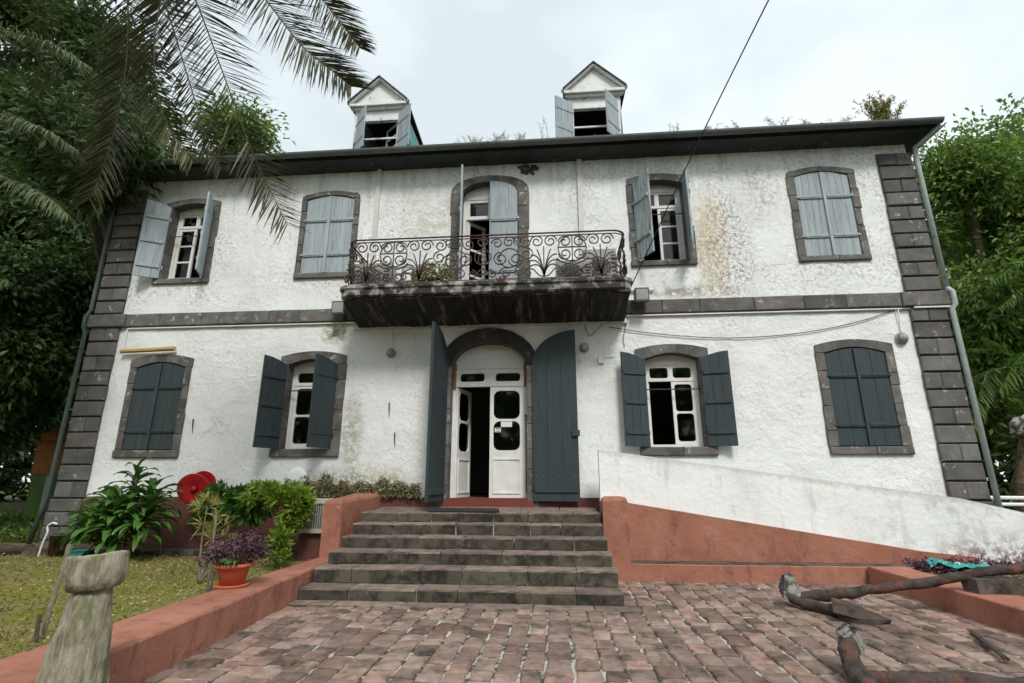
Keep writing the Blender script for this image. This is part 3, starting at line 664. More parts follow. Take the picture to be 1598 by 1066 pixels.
# security bars across the ground floor and upper windows
for o, z in ((GF[1], 2.93), (GF[2], 2.86), (UF[0], 6.12), (UF[2], 6.17)):
    MB().tube([(o[0] - o[1] - .02, .06, z), (o[0] + o[1] + .02, .06, z)], .011, 6).build('window_bar', 'iron', house)
# balcony door: fixed light, arched head, one leaf ajar
bd = MB().box(-.56, -.50, .15, .24, 4.55, 6.72).box(.46, .52, .15, .24, 4.55, 6.72)
plate(bd, -.50, -.02, 6.28, 6.70, [(-.43, -.07, 6.35, 6.64)], .16, .22, FR, .004, 1); plate(bd, -.02, .46, 6.28, 6.70, [(.05, .40, 6.35, 6.64)], .16, .22, FR, .004, 1)
hd = [(.52, 6.7)] + [(-.02 + .54 * math.cos(R(180 * i / 12)), 6.72 + .265 * math.sin(R(180 * i / 12))) for i in range(13)] + [(-.56, 6.7)]
bd.prism([(-.56, 6.701), (.52, 6.701)] + [(-.02 + .54 * math.cos(R(180 * i / 12)), 6.72 + .265 * math.sin(R(180 * i / 12))) for i in range(13)], .15, .23, FR)
bdo = bd.build('balcony_door_frame', 'white', house); pane(-.435, -.065, 6.345, 6.645, .19, bdo); pane(.045, .405, 6.345, 6.645, .19, bdo)
casement(-.495, -.025, 4.56, 6.27, .19, 'balcony_door_leaf', 3, .004, 'l', 48, st=.07); casement(-.015, .455, 4.56, 6.27, .19, 'balcony_door_leaf', 3, .004, None, 0, st=.07)
# main door
y = .22
df = MB().box(-.665, -.60, y - .04, y + .06, 1.06, 3.28).box(.60, .665, y - .04, y + .06, 1.06, 3.28)
plate(df, -.60, 0, 2.98, 3.30, [(-.54, -.10, 3.07, 3.22)], y - .03, y + .05, FR, .05); plate(df, 0, .60, 2.98, 3.30, [(.10, .54, 3.07, 3.22)], y - .03, y + .05, FR, .05)
df.box(-.60, .60, y - .045, y + .045, 3.301, 3.325)
df.prism([(-.655, 3.326), (.655, 3.326)] + [(.655 * math.cos(R(180 * i / 16)), 3.327 + .425 * math.sin(R(180 * i / 16))) for i in range(17)][0:17], y - .02, y + .05, FR)
dfo = df.build('door_frame', 'white', house)
pane(-.545, -.095, 3.065, 3.225, y, dfo); pane(.095, .545, 3.065, 3.225, y, dfo)
MB().box(-.655, -.61, y - .075, y - .041, 2.95, 3.40).build('raw_wood_strip', 'rawwood', dfo); MB().box(.61, .65, y - .075, y - .041, 2.97, 3.42).build('raw_wood_strip', 'rawwood', dfo)
def door_leaf(x0, x1, hinge, ang):
    a = R(ang)
    if hinge == 'l': fr = lambda u, v, d: (x0 + (u - x0) * math.cos(a) - (d - y) * math.sin(a), y + (u - x0) * math.sin(a) + (d - y) * math.cos(a), v)
    else: fr = FR
    z0, z1 = 1.075, 2.97
    hl = [(x0 + .065, x1 - .065, 1.86, 2.36), (x0 + .065, x1 - .065, 2.40, 2.90)]
    m = plate(MB(), x0, x1, 1.80, z1, hl, y - .025, y + .025, fr, .11, 5)
    m.prism([(x0, z0), (x1, z0), (x1, 1.80), (x0, 1.80)], y - .025, y + .025, fr)
    p = m.build('door_leaf', 'white', house)
    for h in hl: pane(h[0] - .004, h[1] + .004, h[2] - .004, h[3] + .004, y, p, fr)
    b = MB()
    for q in ((x0 + .06, x1 - .06, 1.14, 1.165), (x0 + .06, x1 - .06, 1.70, 1.725), (x0 + .06, x0 + .08, 1.165, 1.70), (x1 - .08, x1 - .06, 1.165, 1.70)):
        b.prism([(q[0], q[2]), (q[1], q[2]), (q[1], q[3]), (q[0], q[3])], y - .038, y - .025, fr)
    b.build('panel_moulding', 'white', p); return p
door_leaf(-.597, -.003, 'l', 76)
rl = door_leaf(.003, .597, None, 0)
n1 = MB().prism([(.20, 2.26), (.395, 2.26), (.395, 2.35), (.20, 2.35)], y - .034, y - .027, FR).build('notice', 'paper', rl)
n2 = MB().prism([(.09, 2.17), (.20, 2.17), (.20, 2.245), (.09, 2.245)], y - .034, y - .027, FR).build('notice', 'paper', rl)
MB().box(.105, .185, y - .036, y - .0345, 2.222, 2.236).box(.105, .185, y - .036, y - .0345, 2.182, 2.192).build('notice_print', 'ink', rl)
MB().tube([(.64, y - .1, 2.42), (.64, y - .1, 1.15)], .008, 6).lathe([(.018, -.012), (.024, 0), (.018, .012)], (.64, y - .1, 2.44), 10, (0, 1, 0)).build('door_bolt_rod', 'iron', dfo)
MB().box(-.66, .66, -.02, .34, .995, 1.075).build('threshold', 'redfloor', house)
MB().box(-.78, .78, -.055, -.021, .80, 1.03).build('threshold_step', 'redfloor', house)

# eaves, gutter, roof
EX, EY, EZ = 7.98, -.46, 7.46
def ring(x, y0, y1, z): return [(-x, y0, z), (x, y0, z), (x, y1, z), (-x, y1, z)]
so = MB(); prof = [(.0, 7.36), (.06, 7.38), (.14, 7.40), (.30, 7.415), (.36, 7.42), (.36, 7.50)]
for (a, za), (b, zb) in zip(prof, prof[1:]):
    A = ring(7.66 + a, -.0 - a, 9 + a, za); B = ring(7.66 + b, -.0 - b, 9 + b, zb)
    so.add(A + B, [[i, (i + 1) % 4, 4 + (i + 1) % 4, 4 + i] for i in range(4)])
so.build('eave_soffit', 'dark', house)
rf = MB(); A = ring(8.06, -.41, 9.41, 7.515); zr = 7.515 + 4.91 * math.tan(R(31)); rg = [(-3.2, 4.5, zr), (3.2, 4.5, zr)]
rf.add(A + rg, [[0, 1, 5, 4], [2, 3, 4, 5], [1, 2, 5], [3, 0, 4], [3, 2, 1, 0]]); rf.build('roof', 'roof', house)
def roofz(y): return 7.515 + (y + .41) * math.tan(R(31))
gt = MB(); gp = []
for k in range(9): a = R(180 + 180 * k / 8); gp.append((.075 * math.cos(a), .075 * math.sin(a)))
gp2 = gp + [(.068 * math.cos(R(180 + 180 * k / 8)), .068 * math.sin(R(180 + 180 * k / 8))) for k in range(8, -1, -1)]
gt.prism([(a - .47, b + 7.515) for a, b in gp2], -8.06, 8.06, lambda u, v, d: (d, u, v)); 
for k in range(1, 8): gt.box(-8 + k * 2.0 - .015, -8 + k * 2.0 + .015, -.553, -.39, 7.505, 7.521)
gt.build('gutter', 'gutter', house)
gs = MB(); gs.prism([(a + 8.12, b + 7.513) for a, b in gp2], -.39, 9.2, FR); gs.build('gutter', 'gutter', house)
MB().tube([(8.06, -.42, 7.45), (7.95, -.25, 7.33), (7.80, -.1, 7.22), (7.785, -.08, 7.0), (7.785, -.08, 4.5)], .043, 8).build('downpipe', 'pipepale', house, True)
MB().tube([(7.785, -.08, 4.5), (7.83, -.12, 4.42), (7.83, -.12, 4.2), (7.785, -.09, 4.12), (7.785, -.09, .25)], .043, 8).build('downpipe', 'pipepale', house, True)
MB().tube([(-8.0, -.42, 7.45), (-7.9, -.2, 7.3), (-7.80, -.06, 7.15), (-7.80, -.06, 4.55), (-7.82, -.12, 4.4), (-7.82, -.12, 4.2), (-7.80, -.08, 4.1), (-7.80, -.1, 1.1), (-7.9, -.14, .3)], .036, 8).build('downpipe', 'pipegreen', house, True)
for xp in (-2.25, 1.715): MB().box(xp - .045, xp + .045, -.055, .0, 4.52, 7.37).build('wall_board', 'rampwhite', house)
# broken plaster under the eave
rb = MB()
for k in range(34):
    cx, cz = random.uniform(.55, .98), random.uniform(7.05, 7.30); s = random.uniform(.02, .05)
    if cz < 7.1 + abs(cx - .76) * .3: continue
    b = MB().box(cx - s, cx + s, -.03, .02, cz - s * .7, cz + s * .7).jitter(s * .4); rb.add(b.v, b.f)
rb.build('exposed_rubble', 'rubble', house)

# dormers
def dormer(cx, la, ra, lw, which):
    yf, w, zb, ze, za = .40, .535, 7.93, 9.12, 9.83
    d = MB()
    yb = lambda z: (z - 7.515) / math.tan(R(31)) - .41
    for s in (-1, 1):
        x0, x1 = sorted((cx + s * w, cx + s * (w - .05)))
        d.add([(x0, yf, zb), (x1, yf, zb), (x1, yb(zb), zb), (x0, yb(zb), zb), (x0, yf, ze + .1), (x1, yf, ze + .1), (x1, yb(ze) + .5, ze + .1), (x0, yb(ze) + .5, ze + .1)], [[0, 3, 2, 1], [4, 5, 6, 7], [0, 1, 5, 4], [1, 2, 6, 5], [2, 3, 7, 6], [3, 0, 4, 7]])
    p = d.build('dormer', 'dormerwhite', house)
    fm = MB()
    for s in (-1, 1):
        x0, x1 = sorted((cx + s * (w + .0), cx + s * (w - .05))); fm.box(x0, x1, yf - .03, yf - .002, zb, ze)
    fm.box(cx - w + .05, cx + w - .05, yf - .03, yf - .002, ze - .22, ze)
    for s in (-1, 1):
        x0, x1 = sorted((cx + s * (w - .05), cx + s * (w - .095))); fm.box(x0, x1, yf - .05, yf + .04, zb, ze - .22)
    fm.box(cx - w + .095, cx + w - .095, yf - .05, yf + .04, ze - .27, ze - .22)
    fm.build('dormer_frame', 'dormerwhite', p)
    # cornice and pediment
    MB().box(cx - w - .05, cx + w + .05, yf - .10, yf - .031, ze, ze + .05).box(cx - w - .09, cx + w + .09, yf - .16, yf - .01, ze + .05, ze + .11).build('cornice', 'dormerwhite', p)
    MB().prism([(cx - w - .09, ze + .111), (cx + w + .09, ze + .111), (cx, za + .01)], yf - .07, yf + .02, FR).build('pediment', 'dormerwhite', p)
    for s in (-1, 1):
        e = (cx + s * (w + .12), ze + .10); a = (cx, za); dxn = Vector((a[0] - e[0], a[1] - e[1])).normalized(); nn = Vector((-dxn.y, dxn.x)) * (1 if s > 0 else -1)
        if nn.y < 0: nn = -nn
        q = [e, a, (a[0], a[1] + .07), (e[0] + nn.x * .05, e[1] + nn.y * .05)]
        q = q if s < 0 else q[::-1]
        MB().prism(q, yf - .17, yf - .08, FR).build('raking_moulding', 'dormerwhite', p)
        e2 = (cx + s * (w + .125), ze + .115); q = [e2, (cx, za + .04), (cx, za + .075), (e2[0], e2[1] + .035)]; q = q if s < 0 else q[::-1]
        MB().prism(q, yf - .20, yf + 3.2, lambda u, v, d: (u if d < yf else cx + (u - cx) * .82, d, v)).build('dormer_roof', 'roof', p)
    MB().box(cx - w + .05, cx + w - .05, 1.9, 1.95, zb + .2, ze + .05).build('dormer_back', 'intfloor', p)
    MB().box(cx - w + .095, cx + w - .095, yf - .0, yf + .03, 8.42, 8.455).build('glazing_bar', 'dormerwhite', p)
    hw = w - .235
    for s, ang in ((-1, la), (1, ra)):
        m = MB(); a = R(ang); hx = cx + s * (w - .075); hy = yf - .055
        dx, dy = (math.cos(a) * -s, -math.sin(a)); nx, ny = (-math.sin(a) if s < 0 else math.sin(a), -math.cos(a))
        fr = lambda u, v, dd: (hx + dx * u + nx * dd, hy + dy * u + ny * dd, v)
        for k in range(3): m.prism([(k * lw / 3 + .002, 8.0), ((k + 1) * lw / 3 - .002, 8.0), ((k + 1) * lw / 3 - .002, ze - .12), (k * lw / 3 + .002, ze - .12)], .012, -.012, fr)
        for zb2 in (8.28, 8.74): m.prism([(-.02, zb2 - .02), (lw - .02, zb2 - .02), (lw - .02, zb2 + .02), (-.02, zb2 + .02)], .022, .012, fr); m.prism([(.0, zb2 - .02), (lw - .02, zb2 - .02), (lw - .02, zb2 + .02), (.0, zb2 + .02)], -.022, -.012, fr)
        m.build('dormer_shutter', 'paleblue', p)
    if which == 0: casement(cx - .02, cx + w - .10, 8.0, ze - .28, yf + .03, 'dormer_casement', 3, .004, 'r', 40, .035, p, pane_parent=p)
    return p
dormer(-2.52, 46, 140, .44, 0); dormer(2.11, 146, 52, .44, 1)
# ================================================================== BALCONY (part of the house)
BX, BY, BZ = 2.40, -1.0, 4.50
def outline(x, y, r, n=6):
    pts = [(-x, 0)]
    for k in range(n + 1): a = R(180 + 90 * k / n); pts.append((-x + r + r * math.cos(a), y + r + r * math.sin(a)))
    for k in range(n + 1): a = R(270 + 90 * k / n); pts.append((x - r + r * math.cos(a), y + r + r * math.sin(a)))
    return pts + [(x, 0)]
bal = MB(); prof = [(0, 4.30), (.03, 4.33), (.03, 4.42), (.055, 4.45), (.055, 4.50), (.03, 4.515), (-.08, 4.515)]
rings = [[(x, y, z) for x, y in outline(BX + e, BY - e, .22)] for e, z in prof]; n = len(rings[0])
for A, B in zip(rings, rings[1:]): bal.add(A + B, [[i, i + 1, n + i + 1, n + i] for i in range(n - 1)])
bal.add(rings[-1], [list(range(n))]); bal.add(rings[0], [list(range(n))[::-1]])
balcony = bal.build('balcony', 'balcedge', house)
nb = 15
for k in range(nb):                                       # boards of the sloping underside
    x0 = -BX + 2 * BX * k / nb; x1 = -BX + 2 * BX * (k + 1) / nb
    def yf(x): return -.98 if abs(x) < BX - .2 else -.98 + .16 * ((abs(x) - BX + .2) / .2) ** 2
    bt = 4.05; j = random.uniform(-.014, .004); g = .004
    MB().add([(x0 + g, yf(x0), 4.30), (x1 - g, yf(x1), 4.30), (x1 - g, 0, 4.30), (x0 + g, 0, 4.30), (x0 + g, yf(x0), 4.275 + j), (x1 - g, yf(x1), 4.275 + j), (x1 - g, yf(x1) + .1, 4.25 + j), (x0 + g, yf(x0) + .1, 4.25 + j), (x1 - g, 0, bt + j), (x0 + g, 0, bt + j)],
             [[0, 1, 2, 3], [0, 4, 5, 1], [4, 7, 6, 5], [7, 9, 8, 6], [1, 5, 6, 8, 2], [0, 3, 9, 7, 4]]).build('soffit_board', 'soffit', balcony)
MB().box(-2.5, 2.45, -.06, -.002, 4.03, 4.075).build('wall_trim', 'rampwhite', balcony)
# railing
RZ0, RZ1, RY = 4.555, 5.36, -.96
def railpath(z, x=2.36, y=RY, r=.2):
    return [(a, b, z) for a, b in outline(x, y, r)]
MB().tube(railpath(RZ1), .021, 6, flat=.6).build('top_rail', 'railtop', balcony)
MB().tube(railpath(RZ1 - .05), .010, 5).build('rail_bar', 'rust', balcony); MB().tube(railpath(RZ0), .012, 5).build('rail_bar', 'rust', balcony)
MB().tube(railpath(4.522, 2.40, -1.0, .22), .017, 6, flat=.6).build('rail_base', 'whitemortar', balcony)
fronts = lambda u, z: (u, RY, z)
def piece(name, curves, f, r=.0125, mat='rust'):
    m = MB()
    for c in curves: m.tube([f(u, z) for u, z in c], r, 4)
    return m.build(name, mat, balcony)
def circ(cx, cz, r, a0=0, a1=360, n=16): return [(cx + r * math.cos(R(a0 + (a1 - a0) * i / n)), cz + r * math.sin(R(a0 + (a1 - a0) * i / n))) for i in range(n + 1)]
def spiral(cx, cz, r, a0, turns, s=1, r1=.25, n=22): return [(cx + r * (1 - (1 - r1) * (i / n) ** 1.3) * math.cos(R(a0 + s * 360 * turns * i / n)), cz + r * (1 - (1 - r1) * (i / n) ** 1.3) * math.sin(R(a0 + s * 360 * turns * i / n))) for i in range(n + 1)]
def double_circle(u, f):
    piece('scroll_wheel', [circ(u, 5.07, .232, n=24), [(u, 5.31), (u, 4.58)], [(u - .23, 5.09), (u + .23, 5.09)]], f)
    for s in (-1, 1):
        piece('scroll', [spiral(u + s * .12, 5.19, .105, 90 - s * 90, 1.35, s)], f); piece('scroll', [spiral(u + s * .12, 4.97, .105, 90 - s * 90, 1.35, -s)], f)
        piece('scroll', [spiral(u + s * .10, 4.65, .075, 90 + s * 90, 1.3, s), [(u, 4.86), (u + s * .06, 4.79), (u + s * .18, 4.83), (u + s * .26, 4.9)]], f)
def palmette(u, f, w=1.0):
    for s in (-1, 1): piece('scroll', [spiral(u + s * .112 * w, 5.21, .108 * w, 90 + s * 90 - s * 180, 1.5, s)], f)
    fan = []
    for k in range(9):
        a = R(-78 + 156 * k / 8); L = .46 - .10 * abs(k - 4) / 4
        e = (u + math.sin(a) * L * .78 * w, 4.575 + math.cos(a) * L + .08); m = (u + math.sin(a) * L * .16 * w, 4.575 + L * (.95 if abs(k - 4) > 1 else .6))
        c = []
        for i in range(7): t = i / 6; c.append(((1 - t) ** 2 * u + 2 * t * (1 - t) * m[0] + t * t * e[0], (1 - t) ** 2 * 4.575 + 2 * t * (1 - t) * m[1] + t * t * e[1]))
        c.append((e[0] + math.sin(a) * .02, e[1] - .02 * abs(math.sin(a)))); fan.append(c)
    piece('palmette', fan, f, .013)
    for s in (-1, 1): piece('scroll', [[(u, 4.58), (u + s * .08 * w, 4.6), (u + s * .17 * w, 4.71), (u + s * .25 * w, 4.73)] + spiral(u + s * .25 * w, 4.66, .07, 90, .9, -s)], f)
for u in (-1.98, -1.07, 1.02, 1.95): palmette(u, fronts)
for u in (-1.53, 1.49): double_circle(u, fronts)
for s in (-1, 1):
    piece('scroll', [spiral(s * .72, 5.20, .105, 90, 1.4, s)], fronts); piece('scroll', [spiral(s * .74, 4.99, .105, 90, 1.4, -s)], fronts)
    piece('scroll_wheel', [circ(s * .45, 4.93, .17, n=22)], fronts); piece('scroll', [spiral(s * .44, 5.22, .10, 0, 1.4, 1)], fronts)
    piece('scroll', [spiral(s * .24, 5.20, .095, 180, 1.3, -s)], fronts); piece('scroll', [spiral(s * .30, 4.92, .12, 90, 1.6, s)], fronts)
    piece('scroll', [spiral(s * .62, 4.68, .10, 0, 1.4, 1)], fronts); piece('scroll', [spiral(s * .38, 4.67, .095, 180, 1.4, -1)], fronts); piece('scroll', [spiral(s * .17, 4.66, .075, 90, 1.4, s)], fronts)
    piece('scroll', [spiral(s * .56, 4.90, .13, 180, 1.5, s)], fronts); piece('scroll', [spiral(s * .59, 5.24, .075, 270, 1.3, -s)], fronts)
heart = lambda cz, k: [(math.sin(t) ** 3 * .085, cz + k * (.068 * math.cos(t) - .026 * math.cos(2 * t) - .011 * math.cos(3 * t))) for t in [2 * math.pi * i / 20 for i in range(21)]]
piece('monogram', [circ(0, 4.96, .135, n=22), heart(5.22, 1), heart(4.69, -.8), [(0, 5.33), (0, 5.1)]], fronts)
piece('monogram_letter', [[(-.02, 4.88), (-.02, 5.04), (.03, 5.04), (.05, 5.02), (.05, 4.985), (.03, 4.965), (-.02, 4.965)], [(.03, 4.965), (.06, 4.945), (.06, 4.90), (.03, 4.88), (-.02, 4.88)], [(-.07, 4.88), (-.07, 5.0)], [(-.09, 4.88), (-.05, 4.88)]], fronts, .010, 'balcedge')
for s in (-1, 1):
    side = lambda u, z, s=s: (s * 2.36, u, z)
    palmette(-.68, side, .8); palmette(-.22, side, .8)
# things standing on the balcony
def ac_unit(name, loc, w, d, h, label, rot=0, group=None, lean=0):
    t = empty(name, loc, label, 'air conditioner', group); x, y, z = loc; c, s = math.cos(R(rot)), math.sin(R(rot))
    fr = lambda u, v, dd: (x + c * u - s * dd + lean * v, y + s * u + c * dd, z + v)
    MB().prism([(-w / 2, 0.03), (w / 2, 0.03), (w / 2, h), (-w / 2, h)], -d / 2, d / 2, fr, .012).build('casing', 'metalgrey', t)
    m = MB(); cu, cv, rr = -w * .1, h * .5, min(w, h) * .38
    for k in range(4):
        r = rr * (k + 1) / 4; m.tube([fr(cu + r * math.cos(a), cv + r * math.sin(a), -d / 2 - .012) for a in [2 * math.pi * i / 18 for i in range(19)]], .006, 4)
    for k in range(8): a = math.pi * k / 8; m.tube([fr(cu - rr * math.cos(a), cv - rr * math.sin(a), -d / 2 - .012), fr(cu + rr * math.cos(a), cv + rr * math.sin(a), -d / 2 - .012)], .005, 4)
    m.build('fan_grille', 'darkgrill', t)
    for k in range(7): v = h * (.2 + .6 * k / 6); MB().prism([(w * .32, v), (w * .46, v), (w * .46, v + h * .04), (w * .32, v + h * .04)], -d / 2 - .006, -d / 2 + .01, fr).build('vent_slat', 'darkgrill', t)
    for u in (-w * .35, w * .35): MB().prism([(u - .03, 0), (u + .03, 0), (u + .03, .03), (u - .03, .03)], -d / 2, d / 2, fr).build('foot', 'darkgrill', t)
ac_unit('air_conditioner', (-2.05, -.40, 4.516), .70, .3, .60, 'weathered air conditioner at the left end of the balcony')
ac_unit('air_conditioner', (1.52, -.42, 4.516), .62, .28, .52, 'low grey air conditioner on the right half of the balcony')
ac_unit('air_conditioner', (2.02, -.40, 4.516), .55, .28, .72, 'tall grey air conditioner at the right end of the balcony', lean=-.06)
gr = empty('metal_rack', (-1.50, -.5, 4.516), 'upright grey metal rack standing on the balcony left of the potted bush', 'rack')
for u in (-1.68, -1.5, -1.32): MB().box(u - .02, u + .02, -.52, -.47, 4.516, 5.05).build('upright', 'metalgrey', gr)
for z in (4.6, 4.75, 4.9, 5.02): MB().box(-1.66, -1.52, -.51, -.48, z, z + .03).box(-1.48, -1.34, -.51, -.48, z, z + .03).build('crossbar', 'metalgrey', gr)
def blob_leaves(c, r, n): 
    p = rng.normal(size=(n, 3)); p = nrm(p) * (rng.random((n, 1)) ** .4) * np.array(r) + np.array(c); return p, p - np.array(c) + rng.normal(size=(n, 3)) * .25 * np.array(r)
bb = empty('potted_bush', (-.95, -.5, 4.516), 'small yellowish bush in a dark pot on the balcony', 'plant')
MB().lathe([(.11, 0), (.15, .22), (.165, .22), (.16, .25)], (-.95, -.5, 4.516), 14).build('pot', 'darkgrill', bb)
p, d = blob_leaves((-.95, -.5, 4.86), (.34, .24, .2), 700); leaves('foliage', p, d, .09, .03, M['leaf_yellow'], bb)
pk = empty('pink_planter', (.28, -.5, 4.516), 'pink flower in a grey trough beside the balcony door', 'planter')
MB().box(.10, .50, -.58, -.42, 4.516, 4.66).build('trough', 'metalgrey', pk); p, d = blob_leaves((.27, -.5, 4.72), (.1, .07, .06), 60); leaves('blossom', p, d, .06, .05, M['pink'], pk)

# ================================================================== wall fittings (parts of the house)
def bulkhead(x, z, mat='metalgrey', r=.1):
    m = MB().lathe([(r, 0), (r, .04), (r * .86, .055), (r * .8, .05)], (x, -.005, z), 18, (0, -1, 0)); p = m.build('wall_lamp', mat, house)
    MB().lathe([(r * .8, .05), (r * .7, .085), (r * .4, .11), (.005, .118)], (x, -.005, z), 16, (0, -1, 0)).build('lamp_glass', 'metalgrey', p, True)
    MB().box(x - .008, x + .008, -.02, .0, z + r, z + r + .45).build('conduit', 'pvc', p)
bulkhead(-1.78, 3.58, r=.085); bulkhead(1.68, 3.60, r=.085); bulkhead(6.94, 3.65, r=.10)
def flood(x, z, s):
    p = MB().prism([(-.13, -.13), (.13, -.10), (.13, .12), (-.13, .12)], x - .12, x + .12, lambda u, v, d: (d, -.24 + u * .6, z + v)).build('floodlight', 'darkgrill', house)
    MB().add([(x - .10, -.335, z + .09), (x + .10, -.335, z + .09), (x + .10, -.325, z - .10), (x - .10, -.325, z - .10)], [[0, 3, 2, 1]]).build('floodlight_glass', 'metalgrey', p)
    MB().box(x - .02, x + .02, -.17, 0, z + .05, z + .09).build('bracket', 'iron', p)
flood(2.69, 4.46, 1); flood(-2.72, 4.38, -1)
def conduit(pts, r=.017, mat='pvc'): MB().tube(pts, r, 6).build('conduit', mat, house)
conduit([(-6.97, -.035, 4.165), (-2.5, -.035, 4.17)]); conduit([(-6.98, -.035, 4.165), (-6.98, -.035, 3.75)], .012)
conduit([(2.45, -.035, 4.165), (7.2, -.035, 4.165)]); conduit([(7.2, -.085, 4.165), (7.78, -.085, 4.165)]); conduit([(6.97, -.035, 4.165), (6.95, -.035, 3.76)], .012)
conduit([(2.55, -.04, 4.64), (2.95, -.04, 4.64)], .02)
c = [(2.12, -.03, 3.97), (2.7, -.03, 3.86), (3.4, -.03, 3.77), (4.1, -.03, 3.72), (4.9, -.03, 3.74), (5.7, -.03, 3.83), (6.4, -.03, 3.98), (6.94, -.03, 4.16)]
conduit(bez(c, 30), .007, 'cable')
conduit(bez([(1.7, -.02, 4.05), (1.78, -.03, 3.82), (1.95, -.04, 3.95), (2.05, -.03, 4.05)], 14), .006, 'cable'); conduit(bez([(2.42, -.03, 4.05), (2.40, -.03, 3.9), (2.36, -.03, 3.75), (2.38, -.03, 3.6)], 10), .006, 'cable')
MB().box(1.92, 2.0, -.05, 0, 3.32, 3.43).tube([(2.0, -.02, 3.42), (2.2, -.02, 3.44)], .006, 4).build('junction_box', 'pvc', house)
for x, z in ((-1.75, 2.62), (-5.35, 2.37), (-1.62, 2.1)): MB().tube([(x, -.04, z + .06), (x, -.03, z - .05), (x + .01, -.02, z - .2)], [.012, .01, .003], 5).build('wall_hook', 'iron', house)
tag(MB().tube([(-6.97, -.09, 3.705), (-5.90, -.09, 3.735)], .042, 8).build('bamboo_pole', 'bamboo'), 'short bamboo pole fixed level above the leftmost ground floor window', 'pole')
oc = bez([(2.36, -.98, 4.40), (2.75, -2.0, 5.05), (3.2, -3.0, 5.80), (3.92, -3.6, 7.15), (5.2, -4.8, 10.0)], 24)
oc = [at(985, 447, -1.0), at(1020, 372, -1.4), at(1062, 280, -1.9), at(1110, 180, -2.5), at(1157, 85, -3.1), at(1202, -5, -3.8), at(1240, -80, -4.4)]
tag(MB().tube(bez(oc, 24), .009, 5).build('overhead_cable', 'cable'), 'thin black cable slanting up from the balcony corner across the sky', 'cable')

# ================================================================== STEPS
steps = empty('stone_steps', (0, -1.2, 0), 'flight of six worn grey stone steps up to the front door', 'steps')
SY = [-2.5, -2.19, -1.88, -1.57, -1.26, -.95]; SZ = [.15, .32, .47, .62, .77, .90]; SW = [1.87, 1.85, 1.82, 1.80, 1.78, 1.775]
core = MB()
for k in range(6): core.box(-SW[k] + .03, SW[k] - .03, SY[k] + .027, -.05, (SZ[k - 1] - .016 if k else 0), SZ[k] - .013)
core.build('step_core', 'whitemortar', steps)
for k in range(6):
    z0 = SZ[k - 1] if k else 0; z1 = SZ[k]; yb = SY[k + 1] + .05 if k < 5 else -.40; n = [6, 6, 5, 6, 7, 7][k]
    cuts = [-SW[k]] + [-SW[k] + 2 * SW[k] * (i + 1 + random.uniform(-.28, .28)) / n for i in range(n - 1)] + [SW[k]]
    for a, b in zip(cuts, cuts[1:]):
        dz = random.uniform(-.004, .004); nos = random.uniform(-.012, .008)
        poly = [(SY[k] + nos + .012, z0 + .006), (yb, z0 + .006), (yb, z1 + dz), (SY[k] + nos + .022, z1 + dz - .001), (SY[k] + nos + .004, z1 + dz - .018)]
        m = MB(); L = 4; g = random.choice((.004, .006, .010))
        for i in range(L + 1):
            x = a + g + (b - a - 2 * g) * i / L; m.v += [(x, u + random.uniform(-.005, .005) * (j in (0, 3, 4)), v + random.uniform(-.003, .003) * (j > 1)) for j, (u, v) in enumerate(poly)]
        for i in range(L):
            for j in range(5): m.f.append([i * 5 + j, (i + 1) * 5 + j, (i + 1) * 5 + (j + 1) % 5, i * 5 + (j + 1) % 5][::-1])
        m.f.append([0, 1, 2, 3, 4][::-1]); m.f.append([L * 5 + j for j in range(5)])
        m.build('step_stone', 'two_tone_step', steps)
x = -1.77
for w in (.5, .62, .55, .68, .6, .585):                    # landing slabs against the house
    MB().prism([(x + .004, -.395), (x + w - .004, -.395), (x + w - .004, -.04), (x + .004, -.04)], .0, -.12, lambda u, v, d: (u, v, d + .902 + (v + .395) * .11), .008).jitter(.002).build('landing_slab', 'landing', steps); x += w
apron = -2.0                                                # flat apron of long slabs at the foot
for w in (.62, .8, .7, .75, .66, .5):
    MB().prism([(apron + .006, -2.72), (apron + w - .006, -2.72), (apron + w - .006, -2.505), (apron + .006, -2.505)], .022, -.05, lambda u, v, d: (u, v, d), .01).jitter(.003).build('foot_slab', 'two_tone_step', steps); apron += w
tag(MB().prism([(-.80, -.88), (.30, -.88), (.22, -.30), (-.74, -.28)], .018, .003, lambda u, v, d: (u, v, d + .905 + max(0, v + .395) * .11), .004).build('doormat', 'mat'), 'dark rubber doormat on the landing before the door', 'doormat')

